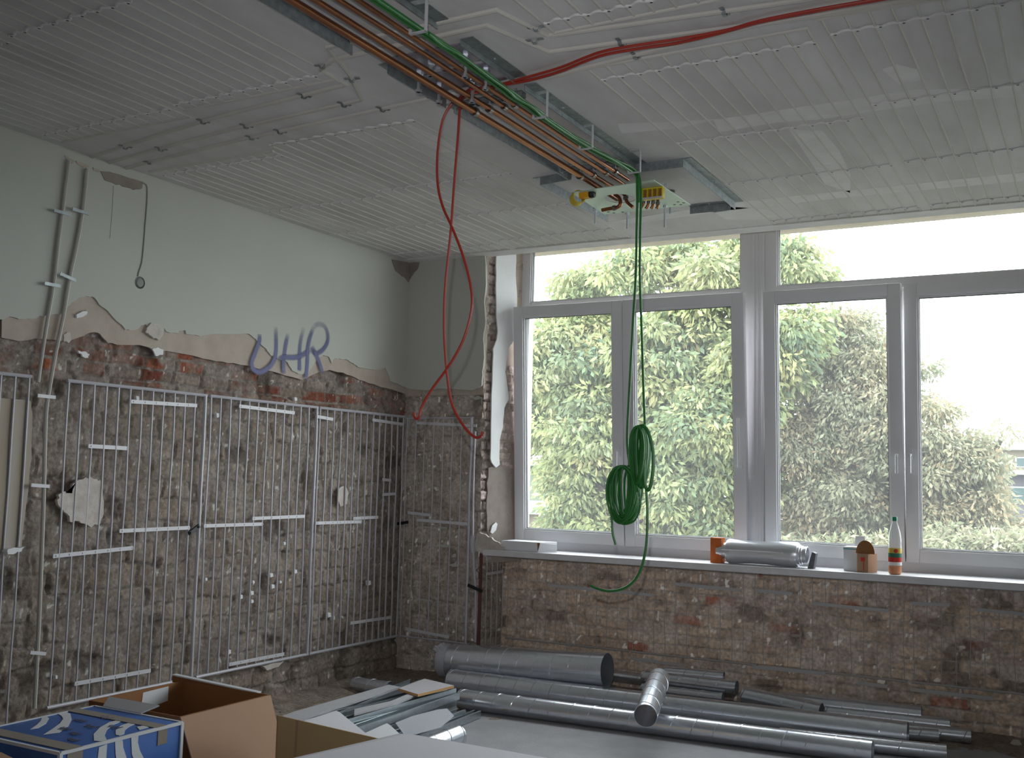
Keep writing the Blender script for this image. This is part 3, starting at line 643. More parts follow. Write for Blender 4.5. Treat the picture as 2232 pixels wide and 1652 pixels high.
# ------------------------------------------------------------------ steel rails, channels and anchors on the ceiling
def angle(label, p, q, side, h=.05, w=.05):
    """L profile: leg hangs h down at the line p-q, flange w wide on the ceiling towards side"""
    p = Vector((*p, H)); q = Vector((*q, H)); d = (q-p).normalized(); s = Vector((-d.y, d.x, 0))*side
    m = MB().obox(p+Vector((0,0,-h/2)), q+Vector((0,0,-h/2)), .003, h)
    m.obox(p+s*w/2+Vector((0,0,-.0025)), q+s*w/2+Vector((0,0,-.0025)), w, .003)
    L = (q-p).length; n = max(1, int(L/.5))
    for k in range(n): c = p.lerp(q, (k+.5)/n)+s*w*.5; m.lathe(c+Vector((0,0,-.010)), [(.0001,0),(.006,0),(.007,.006)], 8)
    solo('steel_angle_rail', label, 'rail', m, M['galv'], 'galvanised angle rails on the ceiling')
LX, RX = 2.33, 2.735
angle('angle rail left of the copper pipes, entering at the top picture edge', (LX-.01,-6.2), (LX-.01,-3.79), 1)
angle('short angle rail left of the copper pipes beside the threaded bolts', (LX,-3.56), (LX,-3.10), 1)
angle('long angle rail left of the copper pipes from red hoses to cable box', (LX,-3.03), (LX,-1.80), 1)
angle('angle rail right of the green cables, entering at the top picture edge', (RX,-6.2), (RX,-3.80), -1, h=.028, w=.058)
angle('short angle rail right of the green cables beside the bolted plates', (RX,-3.63), (RX,-3.18), -1, h=.028, w=.058)
angle('long angle rail right of the green cables from red hoses to cable box', (RX,-3.09), (RX,-1.78), -1, h=.028, w=.058)
angle('box frame rail, short cross piece at its left rear', (2.135,-1.78), (2.35,-1.81), 1)
angle('box frame rail along its left side', (2.135,-1.78), (2.14,-.82), 1)
angle('box frame rail, short cross piece at its right rear', (2.735,-1.79), (3.0,-1.78), 1)
angle('box frame rail along its right side', (3.0,-1.78), (2.99,-.80), -1)
angle('box frame rail, front piece right of the metal plate', (2.70,-.81), (2.96,-.80), -1)
def channel(label, y):
    m = MB().box((LX+.02, y-.02, H-.045), (RX-.02, y-.017, H-.02)).box((LX+.02, y+.017, H-.045), (RX-.02, y+.02, H-.02)).box((LX+.02, y-.02, H-.022), (RX-.02, y+.02, H-.019))
    for x in (LX+.06, RX-.06): m.tube([(x, y, H), (x, y, H-.03)], .006, 8)
    solo('hanger_channel', label, 'channel', m, M['galv'], 'channels the copper pipes hang from')
channel('cross channel over the copper pipes beside the red hose loop', -3.06)
channel('cross channel over the copper pipes near the cable box', -1.93)
# ribbed anchor plates with long bolts
def anchor(label, y0, y1, x0, x1, bolts):
    t = thing('anchor_plate', label, 'plate', ((x0+x1)/2, (y0+y1)/2, H-.006), 'bolted anchor plates')
    build('plate', MB().box((x0, y0, H-.008), (x1, y1, H-.001)), M['zplate'], t, bevel=.001)
    for (px, py, tx, ty) in bolts:
        p = at(tx, ty, 'z', H-.008); zb = at(px, py, 'x', p.x).z
        b = build('bolt', MB().tube([p, (p.x, p.y, zb)], .008, 10), M['bolt'], t)
        build('nut', MB().lathe(p, [(.0001,-.03),(.017,-.03),(.019,-.02),(.019,0),(.0001,0)], 6), M['bolt'], b)
        build('washer', MB().lathe((p.x, p.y, zb), [(.0001,0),(.014,0),(.014,.012),(.0001,.012)], 12), M['bolt'], b)
anchor('purple-grey bolted plate behind the pipes on the side away from the window', -3.60, -3.42, 2.37, 2.71, ((910,200,914,150),(939,168,939,128),(1014,170,1015,120)))
anchor('purple-grey bolted plate behind the pipes on the window side', -3.38, -3.19, 2.37, 2.71, ((956,225,958,177),(1026,222,1030,178),(1058,196,1059,150)))

# ------------------------------------------------------------------ copper pipes
def pipe(label, x, r, y1, z=3.225, tail=None):
    t = thing('copper_pipe', label, 'pipe', (x, -4, z), 'copper pipes under the ceiling')
    q = [Vector((x+.002*math.sin(k*1.3+x*40), -6.3+(y1+6.3)*k/14, z+.002*math.sin(k*.9+x*17))) for k in range(15)]
    if tail: q += [Vector(p) for p in tail]
    build('pipe_run', MB().tube(smooth_pts(q, 4), r, 14), M['copper'], t)
    for y in (-3.06, -1.93):
        c = Vector((x, y+.0, z)); m = MB().lathe(c, [(r+.001,-.011),(r+.006,-.011),(r+.006,.011),(r+.001,.011),(r+.001,-.011)], 18, (0,1,0))
        k = build('pipe_clamp', m, M['steel'], t)
        build('hanger_stud', MB().tube([(x, y, z+r), (x, y, H-.02)], .0045, 8).lathe((x, y, z+r+.004), [(.0001,0),(.009,0),(.009,.009),(.0001,.009)], 6), M['bolt'], k)
    return t
pipe('thickest copper pipe, the one along the left angle rail', 2.462, .0155, -1.42)
pipe('second copper pipe from the left angle rail', 2.540, .012, -1.50)
pipe('third copper pipe from the left angle rail', 2.617, .0095, -1.52)
pipe('fourth copper pipe, next to the green cables', 2.672, .0095, -1.75)

# ------------------------------------------------------------------ outlet box: plate, connectors, bends
ZP = 3.17
c4 = [at(1245,420,'z',ZP), at(1425,393,'z',ZP), at(1505,447,'z',ZP), at(1318,468,'z',ZP)]
px0, px1, py0, py1 = 2.36, 2.885, -1.86, -1.28
t = thing('mounting_plate', 'greenish zinc plate with two oval cut-outs hanging under the ceiling', 'plate', (2.62, -1.55, ZP))
def plate_with_holes(outer, holes, z, th):
    from mathutils.geometry import tessellate_polygon
    loops = [[Vector((x, y, 0)) for x, y in lp] for lp in [outer]+[h[::-1] for h in holes]]
    tri = tessellate_polygon(loops); flat_ = [p for lp in loops for p in lp]; n = len(flat_); m = MB()
    fs = [tuple(t) for t in tri]+[tuple(i+n for i in t[::-1]) for t in tri]; k = 0
    for lp in loops:
        L = len(lp); fs += [(k+i, k+(i+1) % L, n+k+(i+1) % L, n+k+i) for i in range(L)]; k += L
    return m.add([p+Vector((0,0,z)) for p in flat_]+[p+Vector((0,0,z+th)) for p in flat_], fs)
ov = lambda cx, cy, a, b, n=28: [(cx+a*math.cos(2*PI*k/n), cy+b*math.sin(2*PI*k/n)) for k in range(n)]
oc1 = at(1351,433,'z',ZP); oc2 = at(1420,430,'z',ZP)
outer = [(c.x, c.y) for c in c4]
slots = [ov(p.x, p.y, .010, .005, 8) for p in [at(x, y, 'z', ZP) for x, y in ((1326,463),(1338,464),(1357,463),(1470,447),(1478,441),(1484,449),(1490,443),(1340,460))]]
build('plate', plate_with_holes(outer, [ov(oc1.x, oc1.y, .088, .10), ov(oc2.x, oc2.y, .058, .075)], ZP, .004), M['plate'], t, flat=True)
for x, y in ((1326,462),(1338,464),(1357,462),(1470,446),(1478,440),(1484,446),(1490,442)):
    p = at(x, y, 'z', ZP); build('slot', MB().lathe((p.x, p.y, ZP-.0006), [(.0001,0),(.009,0),(.009,.001)], 10), M['black'], t)
for (bx, by, tx, ty) in ((1297,488,1300,405),(1367,499,1368,430),(1449,496,1452,395),(1391,455,1390,380)):
    p = at(tx, ty, 'z', H); p = Vector((at(bx, by, 'y', -1.55).x, -1.55, 0)) if True else p
    yy = {1297: -1.42, 1367: -1.28, 1449: -1.35, 1391: -1.62}[bx]; p = at(bx, by, 'y', yy)
    b = build('threaded_rod', MB().tube([(p.x, yy, p.z), (p.x, yy, H)], .006, 10), M['bolt'], t)
    build('nut', MB().lathe((p.x, yy, ZP-.012), [(.0001,0),(.012,0),(.012,.012),(.0001,.012)], 6).lathe((p.x, yy, ZP+.004), [(.0001,0),(.012,0),(.012,.03),(.0001,.03)], 6), M['bolt'], b)
pa = at(1461, 466, 'y', -1.2); t = thing('ceiling_anchor', 'single rod with round steel cap to the right of the green plate', 'anchor', (pa.x, -1.2, H))
build('threaded_rod', MB().tube([(pa.x, -1.2, pa.z), (pa.x, -1.2, H)], .0065, 10), M['bolt'], t)
build('cap', MB().lathe((pa.x, -1.2, H-.035), [(.0001,0),(.026,0),(.028,.012),(.024,.016),(.028,.02),(.026,.034),(.0001,.034)], 20), M['steel'], t)
# amber connector on the left, yellow four-way block on the right
a = at(1266, 431, 'z', ZP-.02); t = thing('outlet_ring', 'amber and yellow wall box ring sitting on the left corner of the plate', 'box', a)
build('ring', MB().lathe(a+Vector((-.02,0,0)), [(.034,-.03),(.039,-.03),(.039,.03),(.034,.03),(.034,-.03)], 24, (.7,-.7,.1)), M['yellow'], t)
build('collar', MB().box(a+Vector((.0,-.03,-.01)), a+Vector((.06,.01,.03))), M['amber'], t, bevel=.004)
build('black_socket', MB().lathe(a+Vector((.06,-.01,.01)), [(.0001,0),(.02,0),(.024,.01),(.02,.03),(.0001,.035)], 14, (1,0,0)), M['black'], t)
a = at(1403, 424, 'z', ZP-.03); b = at(1444, 418, 'z', ZP-.03); t = thing('terminal_block', 'yellow and green four-way terminal block on the right of the plate', 'terminal block', (a+b)/2)
x0 = a.x; w = b.x-a.x; yq = a.y; zl, zh = ZP-.062, ZP-.001
m = MB()
for k in range(5): m.box((x0+k*w/4-.003, yq-.02, zl+.008), (x0+k*w/4+.003, yq+.02, zh-.008))
m.box((x0-.003, yq-.02, zh-.008), (x0+w+.003, yq+.02, zh)); m.box((x0-.003, yq-.02, zl), (x0+w+.003, yq+.02, zl+.008))
build('housing', m, M['yellow'], t, bevel=.001)
build('end_plate', MB().box((x0-.022, yq-.02, zl), (x0-.005, yq+.02, zh)), M['greenpl'], t, bevel=.002)
build('contacts', MB().box((x0+.004, yq, zl+.01), (x0+w-.004, yq+.012, zh-.01)), M['card_in'], t)
build('foot_rail', MB().box((x0-.005, yq-.027, zl-.002), (x0+w, yq-.021, zl+.006)), M['hook'], t)
def bend(label, pxs, r, y):
    t = thing('copper_elbow', label, 'pipe', at(*pxs[0], 'y', y), 'short copper bends on the plate')
    q = smooth_pts([at(a, b_, 'y', y+.0*i) for i, (a, b_) in enumerate(pxs)], 5)
    build('elbow_tube', MB().tube(q, r, 12), M['copper'], t); c = q[len(q)//3]; d = (q[len(q)//3+1]-c).normalized()
    build('pipe_clamp', MB().lathe(c, [(r+.001,-.008),(r+.005,-.008),(r+.005,.008),(r+.001,.008)], 14, tuple(d)), M['steel'], t)
bend('long curved copper tail lying across the left oval opening', [(1312,458),(1328,455),(1345,452),(1352,445),(1350,432),(1340,424)], .011, -1.55)
bend('copper bend between the two oval openings', [(1360,420),(1364,432),(1368,442),(1380,452)], .010, -1.55)
for k, lb in enumerate(('first', 'second', 'third', 'last')):
    bend('dark copper stub at the right oval opening, %s from the left' % lb, [(1401+k*11,428+k),(1404+k*10,440+k),(1400+k*11,449+k*.5),(1396+k*11.5,455)], .0085, -1.52-.012*k)

# ------------------------------------------------------------------ green cables, hooks and red hoses
ZG = 3.205
route = [(903,59),(925,72),(960,97),(992,118),(1030,147),(1058,167),(1099,197),(1119,212),(1150,232),(1178,252),(1225,285),(1275,318),(1330,348),(1378,375)]
def hookish(label, px, py):
    p = at(px, py, 'z', ZG-.02)
    t = thing('cable_hook', label, 'hook', (p.x, p.y, H), 'white plastic cable hooks')
    m = MB().box((p.x-.03, p.y-.016, H-.005), (p.x+.035, p.y+.016, H)).box((p.x+.030, p.y-.009, ZG-.028), (p.x+.035, p.y+.009, H)).box((p.x-.035, p.y-.009, ZG-.028), (p.x+.035, p.y+.009, ZG-.023)).box((p.x-.038, p.y-.009, ZG-.028), (p.x-.033, p.y+.009, ZG-.006))
    build('hook_body', m, M['hook'], t, bevel=.002)
    build('screw', MB().lathe((p.x-.01, p.y, H-.010), [(.0001,0),(.006,0),(.006,.004)], 10), M['bolt'], t)
for lb, (x, y) in zip(('cable hook nearest the top picture edge', 'cable hook beyond the second pipe clamp row', 'cable hook halfway to the green plate', 'cable hook directly above the green plate'), ((912,68),(1178,254),(1278,322),(1383,374))): hookish(lb+', holding the green cables', x, y)
start = at(*route[0], 'z', ZG)
def cable(label, dx, dz, hang, r=.0065):
    P = [Vector((start.x+dx, -6.3, ZG+dz)), Vector((start.x+dx, -5.2, ZG+dz))]+[at(x, y, 'z', ZG)+Vector((dx+random.uniform(-.004, .004), 0, dz)) for x, y in route[:-1]]
    P += [at(1384, 374, 'z', ZG)+Vector((dx*.6, 0, dz*.6))]
    y = P[-1].y
    P += [at(px, py, 'y', y+.0) + Vector((0, .03, 0)) for px, py in hang]
    return P, y
def coil(px, py, wpx, hpx, y, turns, top, r):
    """bundle of hanging oval loops"""
    c = at(px, py, 'y', y); sx = abs((at(px+wpx, py, 'y', y)-c).x); sz = abs((at(px, py+hpx, 'y', y)-c).z); out = []
    for k in range(turns):
        f = random.uniform(.25, 1) if k % 3 else 1; g = random.uniform(.86, 1.0); ox = random.uniform(-.5, .5)*(1-f)*sx; ph = random.uniform(-.1, .1)
        for j in range(18):
            a = 2*PI*j/18+PI/2
            out.append(c+Vector((ox+math.cos(a)*sx*f, (k-turns/2)*.006+.01*math.sin(a*2), (math.sin(a)*g)*sz+(1-g)*sz)))
    return out
g1 = [(1384,410),(1383,500),(1381,600),(1375,700),(1367,850),(1362,950),(1364,990)]
P, y1 = cable('', -.012, 0, g1)
t = thing('green_cable', 'green cable hanging down the window, with the lower left coil', 'cable', P[-1], 'green cables')
build('cable_run', MB().tube(smooth_pts(P, 4), .0065, 8), M['green'], t)
q = [at(1364,990,'y',y1)+Vector((0,.03,0)), at(1366,1015,'y',y1)+Vector((0,.03,0))]+coil(1362,1078,30,62,y1+.03,20,None,.006)
build('coil', MB().tube(smooth_pts(q, 2), .0062, 7), M['green'], t)
build('loose_loop', MB().tube(smooth_pts([at(a, b, 'y', y1) for a, b in ((1366,1015),(1340,1030),(1330,1075),(1336,1120),(1350,1138),(1365,1142),(1385,1132),(1396,1100),(1392,1070),(1380,1040))], 5), .0055, 8), M['green'], t)
build('cable_tail', MB().tube(smooth_pts([at(a, b, 'y', y1) for a, b in ((1334,1060),(1332,1100),(1334,1140),(1336,1165),(1342,1187))], 5), .0065, 8), M['green'], t)
g2 = [(1392,410),(1391,500),(1390,600),(1394,720),(1398,850),(1401,925)]
P, y2 = cable('', .008, .006, g2)
t = thing('green_cable', 'green cable with the higher right coil, its end curling below the sill', 'cable', P[-1], 'green cables')
build('cable_run', MB().tube(smooth_pts(P, 4), .0065, 8), M['green'], t)
q = [at(1401,925,'y',y2)+Vector((0,.03,0))]+coil(1396,998,15,68,y2+.03,18,None,.006)
build('coil', MB().tube(smooth_pts(q, 2), .0062, 7), M['green'], t)
build('loose_loop', MB().tube(smooth_pts([at(a, b, 'y', y2) for a, b in ((1400,926),(1412,940),(1422,975),(1424,1010),(1420,1050),(1413,1068),(1406,1055),(1404,1010),(1402,960))], 5), .0095, 8), M['green'], t)
build('cable_tail', MB().tube(smooth_pts([at(a, b, 'y', y2) for a, b in ((1408,1060),(1411,1110),(1410,1170),(1405,1210),(1395,1245),(1378,1270),(1355,1284),(1325,1288),(1300,1282),(1288,1276)) ], 5), .0072, 8), M['green'], t)
for k, (dx, dz) in enumerate(((-.02,.012),(.016,-.006),(0,.016))):
    P = [Vector((start.x+dx, -6.3, ZG+dz)), Vector((start.x+dx, -5.2, ZG+dz))]+[at(x, y, 'z', ZG)+Vector((dx+random.uniform(-.008, .008), 0, dz)) for x, y in route]
    P += [at(1389, 380, 'z', ZG-.01), at(1391, 400, 'y', y1), at(1392, 425+8*k, 'y', y1)]
    solo('green_cable', ('green cable on the left of the bundle, ending at the plate', 'green cable on the right of the bundle, ending at the plate', 'green cable on top of the bundle, ending at the plate')[k], 'cable', MB().tube(smooth_pts(P, 4), .0065, 8), M['green'], 'green cables')
# red hoses
YH = -3.08
hz = [(2232,-58),(1900,0),(1774,22),(1658,45),(1582,66),(1485,84),(1405,96),(1323,110),(1277,125),(1222,147),(1161,165),(1100,182),(1068,190)]
def hose(label, off, hang):
    top = [at(x, y+off*(1 if 1150 < x < 1500 else .35), 'z', H-.022) for x, y in hz]
    loop = [at(1045,192+off,'z',3.26), at(1022,196+off,'z',3.25)]
    dn = [at(x, y, 'y', YH) for x, y in hang]
    t = thing('red_hose', label, 'hose', dn[-1], 'red hoses')
    build('hose_run', MB().tube(smooth_pts(top+loop+dn[:-1], 5), .0062, 8), M['red'], t)
    build('hose_end', MB().tube(smooth_pts([dn[-2], dn[-1]], 4), .0064, 8), M['red'], t)
hose('red hose making the wide left bow, its hooked end near the room corner', 0, [(1003,212),(985,226),(965,262),(954,330),(954,400),(965,450),(985,495),(1010,560),(1027,630),(1027,680),(1010,740),(980,795),(940,850),(920,885),(914,908),(908,913),(903,908),(902,898)])
hose('red hose hanging straighter, its end hooked up beside the window reveal', 8, [(1010,214),(1003,230),(998,300),(990,400),(983,500),(971,620),(968,700),(970,760),(975,820),(985,880),(1005,920),(1025,945),(1040,954),(1050,950),(1053,940)])

# ------------------------------------------------------------------ things on the sill
ZS = 1.013
def sillpt(x, y=.12): return Vector((x, y, ZS))
t = thing('white_carton', 'long flat white carton lying at the left end of the windowsill', 'box', (1.1, .1, ZS))
xa = at(1093,1200,'y',.0).x; xb = at(1172,1206,'y',.0).x; xc = at(1205,1193,'y',.1).x
build('box_body', MB().prism([(xa,-.0,ZS),(xb,-.0,ZS),(xc-.0,.17,ZS),(xa+.02,.17,ZS)], (0,0,.072)), M['paper'], t, bevel=.002)
build('end_flap', MB().prism([(xb+.004,-.01,ZS+.002),(xc+.03,.10,ZS+.002),(xc+.03,.10,ZS+.055),(xb+.02,-.002,ZS+.07)], (.004,-.004,0)), M['paper'], t)
build('flap_gap', MB().prism([(xb+.001,-.004,ZS+.01),(xb+.012,-.004,ZS+.01),(xb+.018,-.004,ZS+.07),(xb-.004,-.004,ZS+.07)], (0,.003,0)), M['card_in'], t)
xo0 = at(1548,1225,'y',.05).x; xo1 = at(1572,1225,'y',.05).x
solo('orange_carton', 'small upright orange carton at the left end of the silver cylinder', 'box', MB().box((xo0, .05, ZS), (xo1, .13, ZS+.17)), M['orange'], bevel=.002)
# silver silencer
ca_ = at(1590,1203,'y',.10); cb_ = at(1738,1217,'y',.10); r_ = .083; zc_ = ZS+r_
t = thing('duct_silencer', 'fat silver flexible silencer cylinder lying on the windowsill', 'silencer', ((ca_.x+cb_.x)/2, .1, ZS))
L0 = cb_.x-ca_.x+.02
build('body', MB().lathe((ca_.x-.012, .10, zc_), [(.05,0),(.078,.003),(r_,.014),(r_-.001,.04),(r_-.006,.16),(r_-.006,.26),(r_-.001,.36),(r_,L0-.04),(r_,L0-.02),(.078,L0),(.05,L0+.004)], 40, (1,0,0)), M['alu'], t)
build('collar', MB().lathe((ca_.x-.082, .10, zc_), [(.050,0),(.054,0),(.055,.02),(.058,.03),(.056,.06),(.058,.075),(.050,.075)], 32, (1,0,0)), M['alu'], t)
build('collar', MB().lathe((ca_.x-.016+L0, .10, zc_), [(.064,-.004),(.066,.018),(.060,.022),(.062,.032),(.056,.038),(.058,.062),(.054,.064),(.050,.062),(.050,0)], 32, (1,0,0)), M['alu'], t)
build('white_seam', MB().tube([(ca_.x-.03, .10-r_+.000, zc_+.012), (ca_.x+L0*.80, .10-r_+.0, zc_+.012)], .004, 6), M['lab_w'], t)
xg = at(1768,1232,'y',.10).x
solo('grey_block', 'small dark grey block leaning at the right end of the silver cylinder', 'block', MB().prism([(xg-.015,.06,ZS),(xg+.025,.06,ZS),(xg+.04,.06,ZS+.10),(xg+.015,.06,ZS+.11)], (0,.06,0)), M['galv'], bevel=.003)
M['galv2'] = mat('dark_grey_plastic', (.10, .10, .115), .6); bpy.data.objects['grey_block'].data.materials[0] = M['galv2']
xw = at(1840,1242,'y',.10).x; xw1 = at(1868,1242,'y',.10).x
t = thing('paper_tub', 'white paper tub with a teal stripe and open lid on the windowsill', 'tub', ((xw+xw1)/2, .14, ZS))
build('tub_body', MB().box((xw, .08, ZS), (xw1+.02, .19, ZS+.155)), M['paper'], t, bevel=.003)
build('teal_stripe', MB().box((xw-.001, .078, ZS+.138), (xw1+.021, .19, ZS+.144)), M['teal'], t)
build('tub_lid', MB().prism([(xw+.05,.19,ZS+.16),(xw1+.03,.19,ZS+.16),(xw1+.03,.22,ZS+.22),(xw+.05,.22,ZS+.22)], (0,.003,0)), M['paper'], t)
xk = at(1868,1250,'y',.03).x; xk1 = at(1893,1251,'y',.03).x; xk2 = at(1912,1246,'y',.1).x
t = thing('cardboard_box', 'small brown cardboard box with a round lifted flap and red print on the sill', 'box', ((xk+xk2)/2, .08, ZS))
build('box_body', MB().prism([(xk,.03,ZS),(xk1,.02,ZS),(xk2,.10,ZS),(xk+.03,.12,ZS)], (0,0,.118)), M['card'], t, bevel=.002)
fl = [(xk+.03+.06*math.cos(a)*1.0, .03, ZS+.118+.085*math.sin(a)) for a in [PI*k/14 for k in range(15)]]; fl = [(x+.02, y+.02*i/14, z) for i, (x, y, z) in enumerate(fl)]
build('lifted_flap', MB().prism(fl, (0,.004,0)), M['card_in'], t)
build('red_print', MB().prism([(xk1-.045+.0,.0195,ZS+.07),(xk1-.02,.0190,ZS+.07),(xk1-.02,.0190,ZS+.095),(xk1-.045,.0195,ZS+.095)], (0,.002,0)), M['lab_r'], t)
build('print_line', MB().box((xk1-.03, .018, ZS+.01), (xk1-.026, .021, ZS+.065)), M['lab_r'], t)
bx = at(1951,1250,'y',.03).x; bo = Vector((bx, .03, ZS)); S = .345/.33
t = thing('juice_bottle', 'clear juice bottle with green cap and red apple label, a little drink left', 'bottle', bo)
prof = [(.0001,0),(.030,0),(.037,.006),(.0385,.03),(.037,.055),(.0385,.10),(.0385,.17),(.037,.178),(.0385,.19),(.038,.21),(.033,.25),(.022,.29),(.0135,.315),(.0135,.328)]
build('bottle_shell', MB().lathe(bo, [(a*S, b*S) for a, b in prof], 28), M['pet'], t)
build('juice', MB().lathe(bo, [(.0001,.002),(.029*S,.002*S),(.0365*S,.008*S),(.038*S,.03*S),(.0365*S,.05*S),(.0001,.052*S)], 28), M['juice'], t)
for nm, z0_, z1_, mm in (('label', .055, .075, 'lab_w'), ('label_fruit', .075, .103, 'lab_r'), ('label_green_band', .103, .128, 'lab_g'), ('label_top', .128, .156, 'lab_y')):
    build(nm, MB().lathe(bo, [(.0392*S, z0_*S), (.0392*S, z1_*S)], 28), M[mm], t)
build('label_apple', MB().lathe(bo+Vector((.012,-.0375*S,.142*S)), [(.0001,.004),(.010,.002),(.013,0)], 14, (.3,-1,0)), M['lab_r'], t)
build('bottle_cap', MB().lathe(bo, [(.0001,.345*S),(.015*S,.345*S),(.016*S,.34*S),(.016*S,.32*S),(.013*S,.32*S)], 20), M['lab_g'], t).data.materials[0] = mat('green_cap', (.01, .25, .12), .4)

# ------------------------------------------------------------------ ducts on the floor
def duct(label, p, q, r, seams=True, wall=True, r2=None):
    p = Vector(p); q = Vector(q); d = (q-p).normalized(); L = (q-p).length; pos = (p+q)/2; r2 = r if r2 is None else r2
    ang = math.atan2(d.y, d.x); t = thing('spiral_duct', label, 'duct', (pos.x, pos.y, min(p.z, q.z)-r), 'galvanised spiral ducts')
    n = 48; rr = lambda h: r+(r2-r)*h/L
    m = MB().lathe(p, [(r-.002,0),(r,0)]+[(r+(r2-r)*k/6,L*k/6) for k in range(1,7)]+[(r2-.002,L)]+[(r2-.002+(r-r2)*k/6,L*(1-k/6)) for k in range(1,7)], n, tuple(d)); build('duct_wall', m, M['duct'], t)
    if seams:
        u = d.cross(Vector((0,0,1))).normalized(); v = u.cross(d).normalized(); pitch = .135; q_ = []
        k = 0; N = int(L/pitch*24)
        for i in range(N+1):
            h = i/24*pitch; a = 2*PI*i/24; q_.append(p+d*h+(u*math.cos(a)+v*math.sin(a))*(rr(h)+.0002))
        build('spiral_seam', MB().tube(q_, .003, 4), M['duct'], t)
    return t
Z = lambda x, y, z: at(x, y, 'z', z)
duct('long spiral duct nearest the camera, front of the pile', Z(1003,1523,.066), Z(1902,1639,.066), .065)
duct('long thick spiral duct directly behind the front one', Z(982,1483,.081), Z(1979,1603,.081), .08)
duct('widest duct, dark open mouth, lying on top with film on its left end', (.583,-.215,.187), (1.915,-.20,.248), .12)
duct('thin duct emerging behind the mouth of the widest duct', Z(1250,1462,.10), Z(1600,1507,.10), .045)
duct('duct lying on top behind the crossing short duct', Z(1402,1474,.19), Z(1606,1499,.19), .047)
duct('thinnest short duct, highest at the back against the brick parapet', Z(1451,1464,.235), Z(1578,1476,.235), .04)
duct('short duct piece partly under the top duct, right of the crossing one', Z(1400,1500,.12), Z(1576,1522,.12), .036)
duct('duct with dark open end slanting away right of the pile middle', Z(1621,1516,.14), Z(1790,1553,.10), .062)
duct('back duct at the right with a bright strip, behind the thick one', Z(1700,1527,.11), Z(2009,1560,.11), .062)
duct('second duct end sticking out at the far right of the pile', Z(1800,1552,.075), Z(2071,1582,.075), .05)
duct('rightmost duct end of the pile', Z(1850,1578,.048), Z(2116,1605,.048), .045)
duct('thin duct end in the dark gap beside the thick duct', Z(1850,1589,.045), Z(2045,1604,.045), .04, )
duct('duct end protruding at the right under the two long ones', Z(1700,1602,.045), Z(2063,1640,.045), .045)
duct('short duct lying crossways on top of the long ducts', Z(1407,1560,.205), Z(1437,1479,.305), .068)
duct('small duct stub at the foot of the left wall behind the metal profiles', Z(772,1490,.05), Z(850,1501,.05), .05)
duct('bright short duct lying in front beside the grey worktop', Z(905,1640,.09), Z(998,1604,.09), .06)
# crumpled film on the widest duct's left end
fm = MB(); p = Vector((.60,-.215,.187))
for k in range(5):
    q = [p+Vector((random.uniform(-.05,.04), random.uniform(-.1,-.02), .02+random.uniform(.04,.09)))+Vector((math.cos(a)*.03, 0, math.sin(a)*.04)) for a in (0, 1.2, 2.4, 3.6, 4.8)]
    fm.add(q, [(0,1,2),(0,2,3),(0,3,4)])
fm.lathe(p-Vector((.02,0,0)), [(.122,0),(.127,.02),(.123,.05),(.128,.08)], 30, (1,0,0))
solo('plastic_film', 'crumpled clear film over the left end of the widest duct', 'film', fm, M['foil'])

# ------------------------------------------------------------------ metal profiles, boards on the floor
def stud(label, a, b, w, h, z, up=True):
    a = Vector((a[0], a[1], z)); b = Vector((b[0], b[1], z)); d = (b-a).normalized(); s = Vector((-d.y, d.x, 0))
    m = MB().obox(a, b, w, .0015)
    for k in (-1, 1):
        m.obox(a+s*(w/2*k)+Vector((0,0,h/2)), b+s*(w/2*k)+Vector((0,0,h/2)), .0015, h)
        m.obox(a+s*((w/2-.006)*k)+Vector((0,0,h)), b+s*((w/2-.006)*k)+Vector((0,0,h)), .012, .0015)
    for k in (-.2, .2): m.obox(a+s*w*k+Vector((0,0,.002)), b+s*w*k+Vector((0,0,.002)), .006, .003)
    solo('metal_stud', label, 'metal profile', m, M['stud'], 'zinc profiles lying on the floor')
def PX(z, *q): return [tuple(at(x, y, 'z', z)) for x, y in q]
def boards(label, name, px, z, th, m, cat='board', **k):
    solo(name, label, cat, MB().prism([Vector(p)-Vector((0,0,th)) for p in PX(z, *px)], (0,0,th)), m, **k)
st = [((690,1574),(905,1488),.09,.13), ((735,1560),(930,1506),.075,.13), ((750,1575),(985,1506),.075,.15), ((775,1592),(992,1516),.075,.12), ((800,1604),(985,1530),.075,.07), ((840,1612),(1005,1553),.075,.05), ((880,1625),(1040,1560),.06,.012)]
lb = ['beside the narrow plasterboard strip','under the chipboard piece','with a long bright edge, third from the left wall','with dark inner side, fourth from the left wall','partly under the plastic sheet','ending below the nearest duct end','nearest the camera, lowest of the heap']
for (a, b, w, z), l in zip(st, lb):
    p = at(*a, 'z', z); q = at(*b, 'z', z); p = p+(p-q)*.35
    stud('U-shaped zinc profile '+l, (p.x, p.y), (q.x, q.y), w*.9, .042, z-.02 if z > .03 else .004)
stud('U-shaped zinc profile at the bottom carrying the heap', (.62,-2.5), (.60,-.75), .07, .04, .01)
stud('second U-shaped zinc profile at the bottom carrying the heap', (1.0,-2.6), (.98,-.7), .07, .04, .01)
boards('narrow grey plasterboard strip along the left of the profile heap', 'plasterboard_strip', [(612,1562),(640,1551),(848,1492),(872,1497),(640,1572)], .165, .0125, M['gypsum'])
boards('square chipboard piece with orange edge on top of the profiles', 'chipboard_piece', [(868,1500),(925,1479),(990,1494),(911,1513)], .20, .016, M['laminate'])
bpy.data.objects['chipboard_piece'].data.materials.append(M['chip'])
for f in bpy.data.objects['chipboard_piece'].data.polygons:
    if abs(f.normal.z) < .5: f.material_index = 1
boards('white plasterboard offcut with pointed corner between profiles and cartons', 'plasterboard_piece', [(655,1573),(733,1549),(739,1551),(800,1600),(830,1612),(760,1640)], .20, .0125, M['table'])
